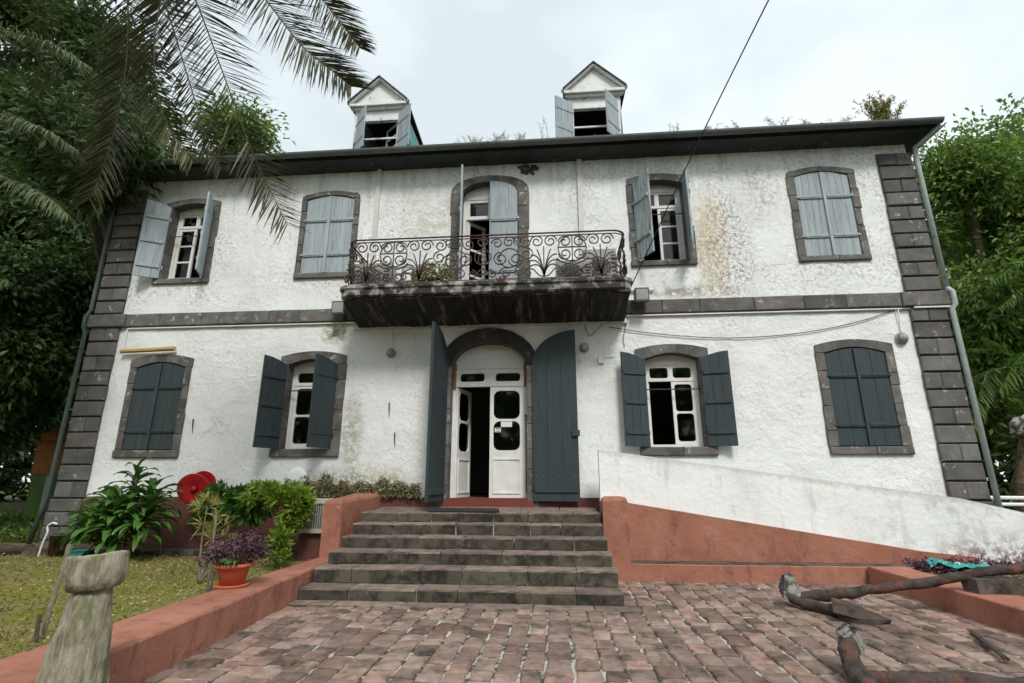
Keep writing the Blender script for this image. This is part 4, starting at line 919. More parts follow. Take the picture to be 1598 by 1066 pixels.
# ================================================================== KERBS, CHEEK WALL, RAMP
def wallprism(name, poly, z0, z1, mat, ch=.02, parent=None, rough=.014, ztop=None):
    """plan polygon (counter-clockwise from above) raised from z0 to z1 with rounded top edge"""
    P = []
    for i, a in enumerate(poly):
        b = poly[(i + 1) % len(poly)]; n = max(1, int(math.dist(a, b) / .18))
        for k in range(n): P.append((a[0] + (b[0] - a[0]) * k / n, a[1] + (b[1] - a[1]) * k / n))
    zt = (lambda x, y: z1) if ztop is None else ztop
    cx = sum(p[0] for p in poly) / len(poly); cy = sum(p[1] for p in poly) / len(poly); n = len(P); m = MB()
    def off(i, d):
        a, b, c = P[i - 1], P[i], P[(i + 1) % n]; e = Vector((c[0] - a[0], c[1] - a[1])); 
        if e.length == 0: return b
        e.normalize(); return (b[0] - e.y * d, b[1] + e.x * d)
    lv = [(0, None, 0), (0, .5, 0), (0, 1, -ch), (ch * .4, 1, -ch * .3), (ch, 1, 0)]
    for (d, t, dz) in lv:
        for i in range(n):
            x, y = off(i, d); ztp = zt(*P[i]); z = z0 if t is None else z0 + (ztp - z0) * t + dz
            q = mnoise.noise_vector(Vector((x * 3, y * 3, z * 3))) * rough; m.v.append((x + q.x, y + q.y, z + q.z))
    for r in range(len(lv) - 1):
        for i in range(n): j = (i + 1) % n; m.f.append([r * n + i, r * n + j, (r + 1) * n + j, (r + 1) * n + i])
    m.f.append([(len(lv) - 1) * n + i for i in range(n)])
    return m.build(name, mat, parent)
tag(wallprism('garden_kerb', [(-2.27, -6.3), (-1.66, -6.3), (-1.90, -2.3), (-1.92, -1.0), (-2.27, -1.0)], -.03, .30, 'redbrown'), 'low red brown kerb wall between lawn and paving, under the potted shrub', 'kerb wall')
tag(wallprism('cheek_wall', [(-2.24, -1.22), (-1.97, -1.20), (-1.785, -.05), (-2.24, -.05)], -.02, 1.08, 'redbrown', .05, ztop=lambda x, y: 1.085 + .06 * (y + 1.2)), 'tall red brown cheek wall closing the left side of the steps', 'wall')
tag(wallprism('gate_pier', [(1.80, -.97), (2.16, -.97), (2.16, -.40), (1.80, -.40)], -.02, 1.13, 'redbrown', .06), 'red brown round topped pier to the right of the steps', 'pier')
rampw = empty('ramp_wall', (4.6, -.6, 0), 'long white parapet wall of the access ramp sloping down to the right', 'wall')
RT = lambda x: 1.815 - (x - 1.80) * .139 if x < 6.9 else 1.106 - (x - 6.9) * .24
def rampmesh(name, x0, x1, lo, hi, y0, y1, mat, n=30, cap=None, parent=rampw):
    m = MB()
    for i in range(n + 1):
        x = x0 + (x1 - x0) * i / n; z0, z1 = lo(x), hi(x); e = mnoise.noise(Vector((x * 2.2, 1, 0))) * .006
        zs = [z0 + (z1 - z0) * k / 5 for k in range(6)]
        m.v += [(x, y0 + mnoise.noise(Vector((x * 2, z * 2, 5))) * .008, z + (e if k in (5,) else 0)) for k, z in enumerate(zs)] + [(x, y1, zs[5] + e), (x, y1, z0)]
    for i in range(n):
        for k in range(8): m.f.append([i * 8 + k, (i + 1) * 8 + k, (i + 1) * 8 + (k + 1) % 8, i * 8 + (k + 1) % 8])
    m.f.append(list(range(8))); m.f.append([n * 8 + k for k in range(8)][::-1])
    return m.build(name, mat, parent)
RB = lambda x: 1.045 - (x - 2.15) * .158 if x < 6.2 else .405 - (x - 6.2) * .1
rampmesh('parapet', 1.80, 6.90, lambda x: RB(x) if x > 2.15 else 1.05, RT, -.66, -.50, 'rampwhite', 44)
rampmesh('parapet', 6.905, 11.5, lambda x: .0, RT, -.655, -.50, 'rampwhite', 30)
rampmesh('ramp_base', 2.17, 6.90, lambda x: -.02, lambda x: RB(x), -.69, -.50, 'redbrown', 40)
wallprism('ramp_ledge', [(2.161, -.94), (5.27, -.94), (5.9, -.94), (5.9, -.70), (2.161, -.70)], -.02, .232, 'redbrown', .012, rampw)
MB().box(2.17, 6.4, -.925, -.70, .226, .243).rough(.008, 3).build('ledge_topping', 'step', rampw)
tag(wallprism('bed_kerb', [(5.29, -6.3), (5.78, -6.3), (5.78, -.97), (5.29, -.97)], -.03, .24, 'redbrown', .012), 'low red brown kerb of the planting bed beside the iron anchors', 'kerb wall')
tag(MB().tube([(7.5, .25, 1.10), (13, .25, 1.06)], .03, 8).build('white_rail', 'pvc'), 'upper white plastic rail beyond the end of the ramp', 'rail')
tag(MB().tube([(7.6, .2, 1.0), (13, .2, .96)], .03, 8).build('white_rail', 'pvc'), 'lower white plastic rail beyond the end of the ramp', 'rail')
# stone edging before the plinth on the lawn side
ed = empty('stone_edging', (-5, -.5, .15), 'low row of rough stones along the foot of the house', 'edging')
x = -7.6
while x < -2.45:
    w = random.uniform(.28, .6)
    MB().prism([(x + .006, .12), (x + w - .006, .12), (x + w - .006, .30 + random.uniform(-.02, .02)), (x + .006, .30 + random.uniform(-.02, .02))], -.52 + random.uniform(-.015, .015), -.3, FR, .02).jitter(.008).build('edging_stone', 'step', ed); x += w
# ================================================================== GARDEN THINGS
# grille box on a base beside the cheek wall
t = empty('grille_box', (-2.6, -.75, .19), 'cream metal box with a grey grille beside the red cheek wall', 'equipment box')
MB().box(-2.82, -2.37, -.72, -.3, .15, .58).build('base', 'maroon', t)
fr_ = plate(MB(), -2.87, -2.375, .585, 1.075, [(-2.81, -2.43, .65, 1.015)], -.80, -.75, FR, .01, 1); fr_.box(-2.87, -2.375, -.749, -.35, .585, 1.075); fr_.build('casing', 'cream', t)
MB().box(-2.81, -2.43, -.765, -.751, .65, 1.015).build('grille_back', 'darkgrill', t)
for k in range(11): MB().box(-2.80 + k * .0345, -2.785 + k * .0345, -.785, -.766, .655, 1.01).build('grille_bar', 'metalgrey', t)
# hose reel
ax = Vector((.22, -.93, -.28)).normalized(); c0 = Vector((-4.78, -.52, 1.23))
t = empty('hose_reel', (-4.8, -.3, .9), 'red hose reel mounted on the white wall between the green shrubs', 'hose reel')
MB().lathe([(.07, .0), (.10, .012), (.24, .03), (.255, .03), (.255, .018), (.10, 0), (.07, -.01)], c0, 28, ax).build('flange', 'reelred', t, True)
MB().lathe([(.07, .0), (.10, .012), (.19, .03), (.20, .03), (.20, .018), (.10, 0), (.07, -.01)], c0 - ax * .36, 28, ax).build('flange', 'reelred', t, True)
MB().lathe([(.10, -.36), (.10, .0)], c0, 20, ax).build('drum', 'reelred', t, True); MB().lathe([(.045, 0), (.045, .05), (.02, .06)], c0, 12, ax).build('hub', 'reelred', t, True)
MB().tube([c0 - ax * .36, c0 - ax * .36 + Vector((0, .2, 0))], .025, 8).build('bracket', 'iron', t)
MB().tube(bez([c0 + Vector((-.1, .08, -.22)), (-4.98, -.2, .86), (-4.93, -.22, .66), (-4.72, -.25, .58), (-4.5, -.25, .66)], 24), .018, 8).build('hose', 'hosered', t, True)
tag(MB().lathe([(.005, .03), (.10, .028), (.175, .01), (.18, 0)], (-3.27, -.08, 1.40), 24, (0, -1, 0)).build('white_disc', 'pvc', None, True), 'round white dish on the wall behind the lime green bush', 'dish')
# long-leaved plant: each leaf a piece
def strap_leaf(seed, L=1.0, W=.17, seg=7, droop=.9):
    rr = random.Random(seed); v = []; f = []; a = 0; p = Vector((0, 0, 0)); ang = R(60 + rr.uniform(-8, 8)); dr = droop * rr.uniform(.8, 1.25)
    for i in range(seg + 1):
        t = i / seg; w = W * (math.sin(math.pi * min(1, t * .86 + .1)) ** .8) * .5 * (1 if i < seg else .05)
        cr = math.sin(t * 9 + seed) * .012
        n = Vector((-math.sin(ang), 0, math.cos(ang)))
        v += [p + Vector((0, -w, 0)) + n * (w * .35 + cr), p, p + Vector((0, w, 0)) + n * (w * .35 - cr)]
        p = p + Vector((math.cos(ang), 0, math.sin(ang))) * (L / seg); ang -= dr * 2.1 / seg * (.5 + t)
    for i in range(seg):
        for k in (0, 1): f.append([i * 3 + k, (i + 1) * 3 + k, (i + 1) * 3 + k + 1, i * 3 + k + 1])
    me = bpy.data.meshes.new('leaf'); me.from_pydata([tuple(q) for q in v], [], f); me.update(); me.polygons.foreach_set('use_smooth', np.ones(len(f), dtype=bool)); return me
def leaf_piece(me, parent, loc, az, scale, pitch=0, roll=0):
    o = bpy.data.objects.new('leaf', me); link(o, parent, loc); o.rotation_euler = (roll, pitch, az); o.scale = (scale,) * 3; return o
def dracaena(base, label, stems, lm):
    t = empty('broadleaf_plant', base, label, 'plant'); b = Vector(base)
    for (dx, dy, h, n, s) in stems:
        top = b + Vector((dx, dy, h)); MB().tube(bez([b + Vector((dx * .2, dy * .2, -.05)), b + Vector((dx * .5, dy * .5, h * .5)), top], 8), [.02] * 9, 6).build('stem', 'twig', t, True)
        for k in range(n):
            q = k / n; z = top + Vector((0, 0, -.50 * q * min(1, h))) ; az = k * 2.4 + random.uniform(-.3, .3)
            leaf_piece(random.choice(lm), t, z, az, s * random.uniform(.85, 1.15), pitch=q * 1.15 - .15 + random.uniform(-.15, .15), roll=random.uniform(-.25, .25))
    return t
lm = [strap_leaf(k, .5, .105, 7, .85) for k in range(6)]
for me in lm: me.materials.append(M['leaf_drac'])
dracaena((-5.45, -.95, .2), 'big glossy broadleaf plant with drooping leaves at the left of the house wall',
         [(-.02, 0, 1.26, 26, .82), (-.38, .05, .84, 34, .98), (.3, .0, .86, 34, .98), (-.05, -.2, .80, 36, 1.0), (-.68, .05, .60, 26, .9), (.1, .2, .92, 22, .95), (-.28, -.18, .58, 28, .95), (.32, -.15, .60, 26, .95), (-.55, -.1, .42, 18, .85), (.05, -.25, .45, 20, .9)], lm)
# bushes
def bush(name, base, label, blobs, n, l, w, mat, stems, grp=None):
    t = empty(name, base, label, 'shrub' if 'shrub' in name or 'bush' in name else 'plant', grp); b = Vector(base)
    for q in stems: MB().tube(bez([b] + [Vector(p) for p in q], 10), [.018 - .012 * i / 10 for i in range(11)], 5).build('stem', 'twig', t, True)
    P = []; D = []
    for c, r in blobs:                                   # rosettes of leaves
        m = int(n / len(blobs) / 9)
        for k in range(m):
            cc = nrm(rng.normal(size=3)) * (rng.random() ** .35) * np.array(r) + np.array(c)
            up = nrm(cc - np.array(c) + np.array([0, -.02, .12])); P.append(np.repeat(cc[None], 9, 0)); D.append(rng.normal(size=(9, 3)) * .65 + up * .9)
    P = np.concatenate(P); D = np.concatenate(D); leaves('foliage', P, D, rng.uniform(l * .7, l * 1.2, len(P)), w, M[mat], t, fold=.12); return t
bush('lime_bush', (-2.9, -1.15, .2), 'lime green leafy bush in front of the dark plinth by the grille box',
     [((-2.9, -1.0, 1.12), (.33, .2, .15)), ((-3.3, -1.0, 1.14), (.32, .2, .15)), ((-2.72, -1.05, .98), (.15, .14, .22)), ((-2.78, -1.1, .76), (.10, .1, .12))], 3400, .15, .042, 'leaf_lime',
     [[(-2.95, -1.1, .6), (-3.2, -1.05, 1.05)], [(-2.9, -1.1, .6), (-2.9, -1.0, 1.05)], [(-2.85, -1.1, .55), (-2.72, -1.08, .95)]])
bush('green_bush', (-3.9, -.8, .2), 'dark green leafy bush below the hose reel', [((-3.95, -.8, 1.08), (.42, .2, .2)), ((-3.6, -.85, .95), (.35, .2, .2)), ((-4.2, -.75, .95), (.25, .2, .25))], 1500, .19, .05, 'leaf_drac', [[(-3.9, -.8, .6), (-4.0, -.8, 1.0)], [(-3.8, -.8, .6), (-3.6, -.85, .9)]])
bush('small_lime_bush', (-2.75, -1.45, .2), 'small lime green sprig growing at the end of the garden kerb', [((-2.74, -1.4, .56), (.13, .12, .17)), ((-2.68, -1.5, .36), (.09, .09, .08))], 420, .15, .045, 'leaf_lime', [[(-2.75, -1.42, .35), (-2.74, -1.4, .55)]])
bush('croton', (-3.05, -2.6, .2), 'spindly yellow green plant with narrow leaves on the lawn behind the pot', [((-3.12, -2.55, 1.06), (.10, .1, .06)), ((-2.95, -2.6, .82), (.17, .12, .14)), ((-2.85, -2.6, .62), (.14, .1, .12))], 260, .17, .02, 'leaf_yellow', [[(-3.1, -2.58, .6), (-3.12, -2.55, 1.05)], [(-2.98, -2.6, .5), (-2.95, -2.6, .85)], [(-2.9, -2.6, .4), (-2.85, -2.6, .65)]])
# pot with purple shrub standing on the kerb
t = empty('potted_shrub', (-2.10, -3.29, .30), 'purple leaved shrub in an orange pot standing on the garden kerb', 'potted plant')
pc = (-2.10, -3.29, .30)
px_ = at(351, 915, -3.29).x; pc = (-2.22, -3.29, .302)
MB().lathe([(.155, 0), (.17, .012), (.165, .025), (.13, .02)], pc, 24).build('saucer', 'terracotta', t, True)
MB().lathe([(.115, .02), (.155, .17), (.165, .19), (.195, .19), (.20, .205), (.197, .225), (.18, .225), (.17, .19), (.165, .18)], pc, 28).build('pot', 'terracotta', t, True)
MB().lathe([(.0, .185), (.165, .18)], pc, 20, cap=False).build('soil', 'soil', t)
st = MB(); P = []; D = []
for k in range(46):
    a = random.uniform(0, 6.28); r = random.uniform(.15, .40); h = random.uniform(.32, .66); e = Vector((pc[0] + math.cos(a) * r, pc[1] + math.sin(a) * r * .7, pc[2] + h - r * .45))
    s0 = Vector((pc[0] + math.cos(a) * .05, pc[1] + math.sin(a) * .05, pc[2] + .18)); cu = bez([s0, (s0 + e) / 2 + Vector((0, 0, .09)), e], 8); st.tube(cu, .004, 4)
    for q in cu[3:]:
        for _ in range(6): P.append(np.array(q) + rng.normal(size=3) * .03); D.append(rng.normal(size=3) + np.array([0, 0, .2]))
st.build('stems', 'twig', t); leaves('foliage', np.array(P), np.array(D), .042, .02, M['leaf_purple'], t)
lg = strap_leaf(40, .24, .035, 6, 1.2); lg.materials.append(M['leaf_drac'])
for k in range(7): leaf_piece(lg, t, (pc[0] + .09, pc[1] - .1, pc[2] + .19), -1.9 + random.uniform(-.9, .9), random.uniform(.7, 1.1))
# stakes and sticks
for pts, lab in (([(-2.66, -3.0, .15), (-2.68, -3.0, .62), (-2.70, -2.98, 1.0)], 'thin grey stake in the lawn left of the orange pot'), ([(-2.60, -3.05, .15), (-2.575, -3.05, .5), (-2.56, -3.0, .72)], 'short grey stake leaning beside the thin stake near the pot')):
    tag(MB().tube(bez(pts, 8), [.013] * 8 + [.008], 6).rough(.006, 9).build('garden_stake', 'twig'), lab, 'stake')
tag(MB().tube(bez([at(62, 1012, -4.75), at(75, 960, -4.75), at(95, 900, -4.7), at(108, 850, -4.65)], 10), [.016] * 11, 6).rough(.006, 9).build('branch_stick', 'twig'), 'long pale crooked stick standing in the lawn behind the carved pedestal', 'stick')
tag(MB().tube(bez([at(52, 1016, -4.85), at(58, 985, -4.85), at(63, 958, -4.85)], 6), [.015] * 7, 6).rough(.006, 9).build('branch_stick', 'bark'), 'short dark stick in the lawn left of the long pale stick', 'stick')
# carved pedestal with a bowl
pb = Vector((-1.56, -5.78, 0))
t = empty('carved_pedestal', pb, 'weathered wooden pedestal with a carved bowl top at the lower left', 'pedestal')
dense = lambda pr, k: [(a[0] + (b[0] - a[0]) * i / k, a[1] + (b[1] - a[1]) * i / k) for a, b in zip(pr, pr[1:]) for i in range(k)] + [pr[-1]]
def noisy_lathe(prof, c, sides, amp, f, sx=1, sy=1, tilt=(0, 0), flat=0):
    m = MB()
    for r, h in prof:
        for k in range(sides):
            a = 2 * math.pi * k / sides; rr = r * (1 + amp * mnoise.noise(Vector((math.cos(a) * f, math.sin(a) * f, h * f * 1.5 + r)))); 
            m.v.append((c[0] + rr * math.cos(a) * sx + tilt[0] * h, c[1] + rr * math.sin(a) * sy, c[2] + h + tilt[1] * rr * math.cos(a)))
    for i in range(len(prof) - 1):
        for k in range(sides): k2 = (k + 1) % sides; m.f.append([i * sides + k, i * sides + k2, (i + 1) * sides + k2, (i + 1) * sides + k])
    m.f.append([k for k in range(sides)][::-1]); m.f.append([(len(prof) - 1) * sides + k for k in range(sides)]); return m
noisy_lathe(dense([(.185, -.02), (.18, .1), (.165, .25), (.146, .4), (.124, .55), (.104, .66), (.09, .73), (.08, .76)], 6), pb, 64, .07, 2.5, tilt=(.05, 0)).rough(.012, 9).rough(.006, 30).build('shaft', 'wornstone', t, True)
bc = pb + Vector((.03, 0, .745))
noisy_lathe(dense([(.085, 0), (.128, .008), (.148, .04), (.155, .09), (.156, .14), (.154, .185), (.150, .195), (.137, .193), (.115, .17), (.07, .145), (.02, .135)], 3), bc, 64, .05, 2.2, sy=.85, tilt=(0, .10)).rough(.010, 10).rough(.005, 32).build('bowl', 'wornstone', t, True)
# bucket, hook, logs at the far left
t = empty('bucket', (-6.86, -.62, .2), 'rusty brown bucket on the lawn near the left corner of the house', 'bucket')
MB().lathe([(.12, 0), (.14, .30), (.148, .30), (.148, .32), (.13, .31), (.115, .05)], (-6.86, -.62, .2), 18).build('bucket_body', 'rubble', t, True)
tag(MB().tube(bez([(-7.05, -.75, .18), (-7.02, -.75, .4), (-6.98, -.75, .56), (-7.0, -.75, .65), (-6.92, -.75, .70), (-6.84, -.75, .68)], 20), .014, 6).build('bent_hook', 'pvc'), 'pale bent metal hook standing beside the rusty bucket', 'hook')
tag(MB().box(-6.62, -6.35, -.7, -.5, .19, .27).jitter(.03).build('teal_scrap', 'teal'), 'scrap of teal plastic lying beside the rusty bucket', 'plastic scrap')
for a, b, r, lab in (((-9.6, -.75, .22), (-7.5, -.45, .26), .10, 'rotting log on the ground at the left corner of the house'), ((-9.2, -1.25, .2), (-8.1, -1.0, .22), .05, 'thin fallen branch on the lawn before the rotting log')):
    A, B = Vector(a), Vector(b); tag(MB().tube([A.lerp(B, i / 10) for i in range(11)], [r * random.uniform(.8, 1.1) for _ in range(11)], 9).rough(.05, 5).build('fallen_log', 'bark', None, True), lab, 'log')
# creeper on the foot of the wall
def creeper(x0, x1, z0, z1, n, lab):
    q = rng.random((n, 1)) ** .6; xs = rng.uniform(x0, x1, (n, 1)); hmax = np.array([[z0 + (z1 - z0) * (.45 + .55 * abs(mnoise.noise(Vector((a * 3.1, 2, 0)))) * 1.8)] for a in xs[:, 0]])
    zz = z0 + (hmax - z0) * rng.random((n, 1)); P = np.hstack([xs, -.03 - rng.random((n, 1)) * .09, zz]); D = rng.normal(size=(n, 3)) + np.array([0, -.5, .3])
    tag(leaves('wall_creeper', P, D, rng.uniform(.025, .06, n), .028, M['creeper']), lab, 'creeper', 'creeper at the foot of the wall')
creeper(-3.45, -2.75, 1.09, 1.62, 1100, 'dark mossy creeper on the wall above the grille box'); creeper(-2.75, -1.1, 1.09, 1.50, 2300, 'pale dry creeper on the wall beside the left door leaf')
# fallen leaves and grass blades on the lawn
n = 26000; xs = rng.uniform(-9.5, -2.28, n); ys = rng.uniform(-6.3, -.55, n)
dens = np.array([mnoise.noise(Vector((a * .7, b * .7, 1))) for a, b in zip(xs, ys)]); k = dens > rng.uniform(-.6, .35, n); xs, ys = xs[k], ys[k]; n = len(xs)
P = np.stack([xs, ys, np.full(n, .185)], 1); D = rng.normal(size=(n, 3)) * .55 + np.array([0, 0, 1.]); leaves('grass', P, D, rng.uniform(.025, .07, n), .009, M['grassb'], None, 'stuff')
n = 8000; xs = rng.uniform(-9.5, -2.28, n); ys = -.55 - 5.7 * rng.random(n) ** .8; P = np.stack([xs, ys, np.full(n, .215)], 1); D = rng.normal(size=(n, 3)); D[:, 2] *= .22
leaves('leaf_litter', P, D, rng.uniform(.02, .055, n), rng.uniform(.012, .026, n), M['litter'], None, 'stuff', droop=.0)
n = 1500; xs = rng.uniform(5.85, 9.5, n); ys = rng.uniform(-3.2, -.72, n); P = np.stack([xs, ys, np.full(n, .215)], 1); D = rng.normal(size=(n, 3)); D[:, 2] *= .3
leaves('leaf_litter', P, D, rng.uniform(.03, .08, n), rng.uniform(.02, .035, n), M['litter'], None, 'stuff', droop=0)
n = 5200; xs = rng.uniform(5.9, 9.3, n); P = np.stack([xs, -.95 + rng.normal(size=n) * .16, .20 + np.abs(rng.normal(size=n)) * .055], 1); D = rng.normal(size=(n, 3)) + np.array([0, 0, .6]); leaves('purple_ground_cover', P, D, .05, .022, M['leaf_purple'], None, 'stuff')

# ================================================================== ANCHORS AND WHAT LIES BY THEM
def anchor_limb(name, pts, rad, parent, mat='anchor', sides=10, n=40, a=.022):
    c = bez(pts, n); rr = [rad[0] + (rad[1] - rad[0]) * i / n for i in range(n + 1)]
    return MB().tube(c, rr, sides).rough(a, 7).rough(a * .6, 19).rough(a * .3, 45).build(name, mat, parent, True)
t = empty('iron_anchor', (3.75, -2.3, 0), 'old corroded iron anchor with its shank propped on a stone block', 'anchor')
anchor_limb('shank', [(3.80, -2.28, .10), (4.2, -2.36, .155), (5.0, -2.5, .30), (5.6, -2.60, .435), (6.0, -2.66, .50)], (.058, .046), t)
anchor_limb('arm', [(3.74, -2.26, .24), (3.71, -2.28, .12), (3.78, -2.42, .07), (3.94, -2.66, .07), (4.05, -2.95, .08)], (.05, .06), t)
f = MB().prism([(0, 0), (.14, -.02), (.17, .1), (.12, .3), (.03, .31), (-.02, .12)], -.035, .035, lambda u, v, d: (3.66 + u, -2.27 + d * 1.6, .08 + v * .85)).rough(.03, 9); f.build('broken_fluke', 'flake', t)
MB().add([tuple(at(x, y, yy)) for x, y, yy in ((1297, 932, -2.75), (1322, 938, -2.8), (1392, 968, -3.05), (1340, 966, -3.05), (1300, 955, -2.92), (1299, 941, -2.72), (1324, 945, -2.77), (1388, 975, -3.0), (1338, 990, -3.05), (1306, 962, -2.86))], [[0, 1, 2, 3, 4][::-1], [5, 6, 7, 8, 9], [0, 5, 6, 1], [1, 6, 7, 2], [2, 7, 8, 3], [3, 8, 9, 4], [4, 9, 5, 0]]).build('fluke', 'anchor', t)
t = empty('iron_anchor', (3.2, -4.5, 0), 'nearest corroded iron anchor in the lower right, with a flaking upturned arm', 'anchor')
anchor_limb('shank', [(3.16, -4.76, .08), (3.55, -4.82, .09), (4.3, -4.88, .10), (5.1, -4.94, .13)], (.075, .065), t)
anchor_limb('arm', [(3.29, -4.34, .27), (3.25, -4.40, .17), (3.18, -4.58, .10), (3.14, -4.76, .07), (3.10, -5.1, .06)], (.055, .07), t)
MB().prism([(-.06, 0), (.07, -.02), (.08, .12), (.05, .21), (-.01, .235), (-.06, .17)], -.055, .055, lambda u, v, d: (3.29 + u * .85, -4.36 + d, .11 + v * .9)).rough(.03, 11).build('flaking_tip', 'flake', t)
tag(MB().box(5.40, 5.84, -2.72, -2.50, .243, .385).rough(.03, 5).jitter(.006).build('stone_block', 'step'), 'squared stone block on the kerb under the end of the anchor shank', 'stone block')
tag(MB().tube([(4.90, -3.24, .03), (4.52, -4.12, .05)], .022, 6, flat=.6).rough(.004, 9).build('iron_bar', 'anchor'), 'flat dark iron bar lying on the pavers by the nearest anchor', 'iron bar')
tm = MB(); G = 9
for j in range(G):
    for i in range(G):
        u, v = i / (G - 1), j / (G - 1); tm.v.append((6.0 + .62 * u + .1 * v, -1.12 + .34 * v - .35 * u, .255 + .10 * abs(mnoise.noise(Vector((u * 4.5, v * 4.5, 3)))) + .05 * math.sin(u * 9 + v * 4) ** 2))
for j in range(G - 1):
    for i in range(G - 1): tm.f.append([j * G + i, j * G + i + 1, (j + 1) * G + i + 1, (j + 1) * G + i])
tag(tm.build('plastic_sheet', 'teal'), 'crumpled teal plastic sheet at the back of the planting bed kerb', 'plastic sheet')
# carved stump at the right edge
sb_ = at(1592, 800, .9); sh = at(1584, 668, .9)
t = empty('carved_stump', (sb_.x, .9, .16), 'gnarled brown carved tree stump at the right edge beyond the ramp', 'stump')
MB().tube(bez([(sb_.x + .12, .9, .1), (sb_.x + .1, .9, 1.0), (sh.x + .15, .9, sh.z - .25), (sh.x + .05, .88, sh.z)], 16), [.15 - .03 * i / 16 for i in range(17)], 10).rough(.06, 6).rough(.02, 16).build('trunk', 'rubble', t, True)
MB().tube(bez([(sh.x - .08, .85, sh.z - .12), (sh.x - .02, .8, sh.z + .06), (sh.x + .15, .8, sh.z + .12), (sh.x + .4, .85, sh.z + .02)], 14), [.09] * 15, 9).rough(.05, 9).build('knotted_top', 'flake', t, True)

# ================================================================== PALMS
def frond(name, ctrl, L, parent, mat, n=110, droop=.5, ds=1.0, wid=.022, spread=.9, stiff=.5, rach=.016, t0=.12, hang=False):
    c = bez(ctrl, n); V = []; F = []
    m = MB().tube(c[::3] + [c[-1]], [rach * (1 - .8 * i / (len(c[::3]))) for i in range(len(c[::3]) + 1)], 5)
    for i in range(int(n * t0), n + 1):
        t = i / n; tg = (c[min(i + 1, n)] - c[max(i - 1, 0)]).normalized(); sd_ = tg.cross(Vector((0, 0, 1)))
        if hang: sd_ = Vector((.95, .2, .1)) - tg * tg.dot(Vector((.95, .2, .1)))
        elif sd_.length < .15: sd_ = Vector((1, 0, 0)).cross(tg)
        sd_.normalize()
        for s in (-1, 1):
            ll = L * (math.sin(math.pi * (.18 + .74 * t)) ** .7) * random.uniform(.8, 1.1); d = (sd_ * s * spread + tg * (.65 + .5 * t) + Vector((random.uniform(-.18, .18), random.uniform(-.18, .18), random.uniform(-.1, .22)))).normalized()
            p = c[i]; w = wid * random.uniform(.8, 1.2); q = d.cross(Vector((random.uniform(-.4, .4), random.uniform(-.4, .4), 1))).normalized(); base = len(m.v); K = 4; dr = droop * random.uniform(.5, 1.5)
            for k in range(K + 1):
                u = k / K; ww = w * (.55 + .45 * math.sin(math.pi * min(1, u * 1.1))) * (1 - u ** 3) * .5 + .0008
                m.v += [tuple(p + q * ww), tuple(p - q * ww)]
                d = (d + Vector((0, 0, -dr / K * (.5 + u)))).normalized(); p = p + d * (ll / K)
            for k in range(K): m.f.append([base + 2 * k, base + 2 * k + 1, base + 2 * k + 3, base + 2 * k + 2])
    return m.build(name, mat, parent)
crown = Vector((-6.2, -4.4, 8.6))
palm = empty('palm_tree', (-6.6, -4.3, .1), 'tall palm at the left whose long feathery fronds hang into the top of the view', 'palm tree')
MB().tube(bez([(-6.7, -4.3, 0), (-6.6, -4.3, 3), (-6.4, -4.35, 6), crown], 16), [.2 - .05 * i / 16 for i in range(17)], 12).rough(.02, 4).build('trunk', 'bark', palm, True)
FRND = [([(-5.1, -4.4, 9.0), (-3.9, -4.3, 8.4)], [(232, -60), (262, 20), (290, 110), (318, 200), (345, 262)], -4.2, .5),
        ([(-5.2, -4.5, 8.9), (-4.1, -4.5, 8.2)], [(196, -40), (200, 60), (190, 150), (170, 235), (140, 310)], -4.5, .62),
        ([(-5.0, -4.5, 9.3), (-3.7, -4.5, 8.6)], [(270, -70), (305, 0), (350, 120), (395, 240), (448, 350)], -4.5, .70),
        ([(-4.6, -4.5, 9.3), (-3.2, -4.5, 8.3)], [(365, -60), (415, 0), (470, 70), (520, 112), (548, 135)], -4.3, .62),
        ([(-4.4, -4.4, 9.2), (-2.8, -4.3, 8.3)], [(440, -70), (495, -10), (535, 40), (562, 75)], -4.1, .55),
        ([(-5.4, -4.7, 8.9), (-4.7, -4.9, 8.2)], [(262, -80), (255, -20), (240, 80), (255, 180), (300, 250)], -4.9, .5)]
for st_, pix, yy, L in FRND: frond('frond', [crown] + [Vector(p) for p in st_] + [at(x, y, yy) for x, y in pix], L, palm, 'palm_dark', 240, .28, wid=.017, t0=.3, spread=.95, hang=True)
for k in range(5):
    a = 2.2 + k * .8; frond('frond', [crown, crown + Vector((math.cos(a) * 1.2, math.sin(a) * 1.2, .9)), crown + Vector((math.cos(a) * 2.6, math.sin(a) * 2.6, .5)), crown + Vector((math.cos(a) * 3.6, math.sin(a) * 3.6, -.8))], .6, palm, 'palm_dark', 90, .4, wid=.02)
def palm2(base, crown, label, fr_list, mat, n=80, L=.55, wid=.028, droop=.9, trunk=.09):
    t = empty('palm_tree', base, label, 'palm tree'); b = Vector(base); c = Vector(crown)
    MB().tube(bez([b - Vector((0, 0, .2)), b.lerp(c, .5) + Vector((.05, 0, 0)), c], 10), [trunk - .02 * i / 10 for i in range(11)], 10).rough(.015, 5).build('trunk', 'bark', t, True)
    for pts in fr_list: frond('frond', [c] + [Vector(p) for p in pts], L, t, mat, n, droop, wid=wid)
palm2((-8.2, -2.3, .1), (-7.9, -2.3, 5.0), 'pale palm with drooping leaflets at the left edge', [[at(-60, 180, -2.3), at(20, 185, -2.3), at(75, 205, -2.3), at(120, 235, -2.2)], [at(-80, 30, -2.3), at(0, 48, -2.3), at(80, 70, -2.3), at(140, 105, -2.2)], [at(-40, 268, -2.5), at(20, 283, -2.5), at(70, 305, -2.5), at(105, 335, -2.5)], [(-9.4, -2.6, 5.3), (-10.3, -2.9, 4.3)], [(-8.2, -3.3, 5.7), (-8.3, -4.1, 5.4)]], 'palm_pale', 100, .75, .020, 1.1)
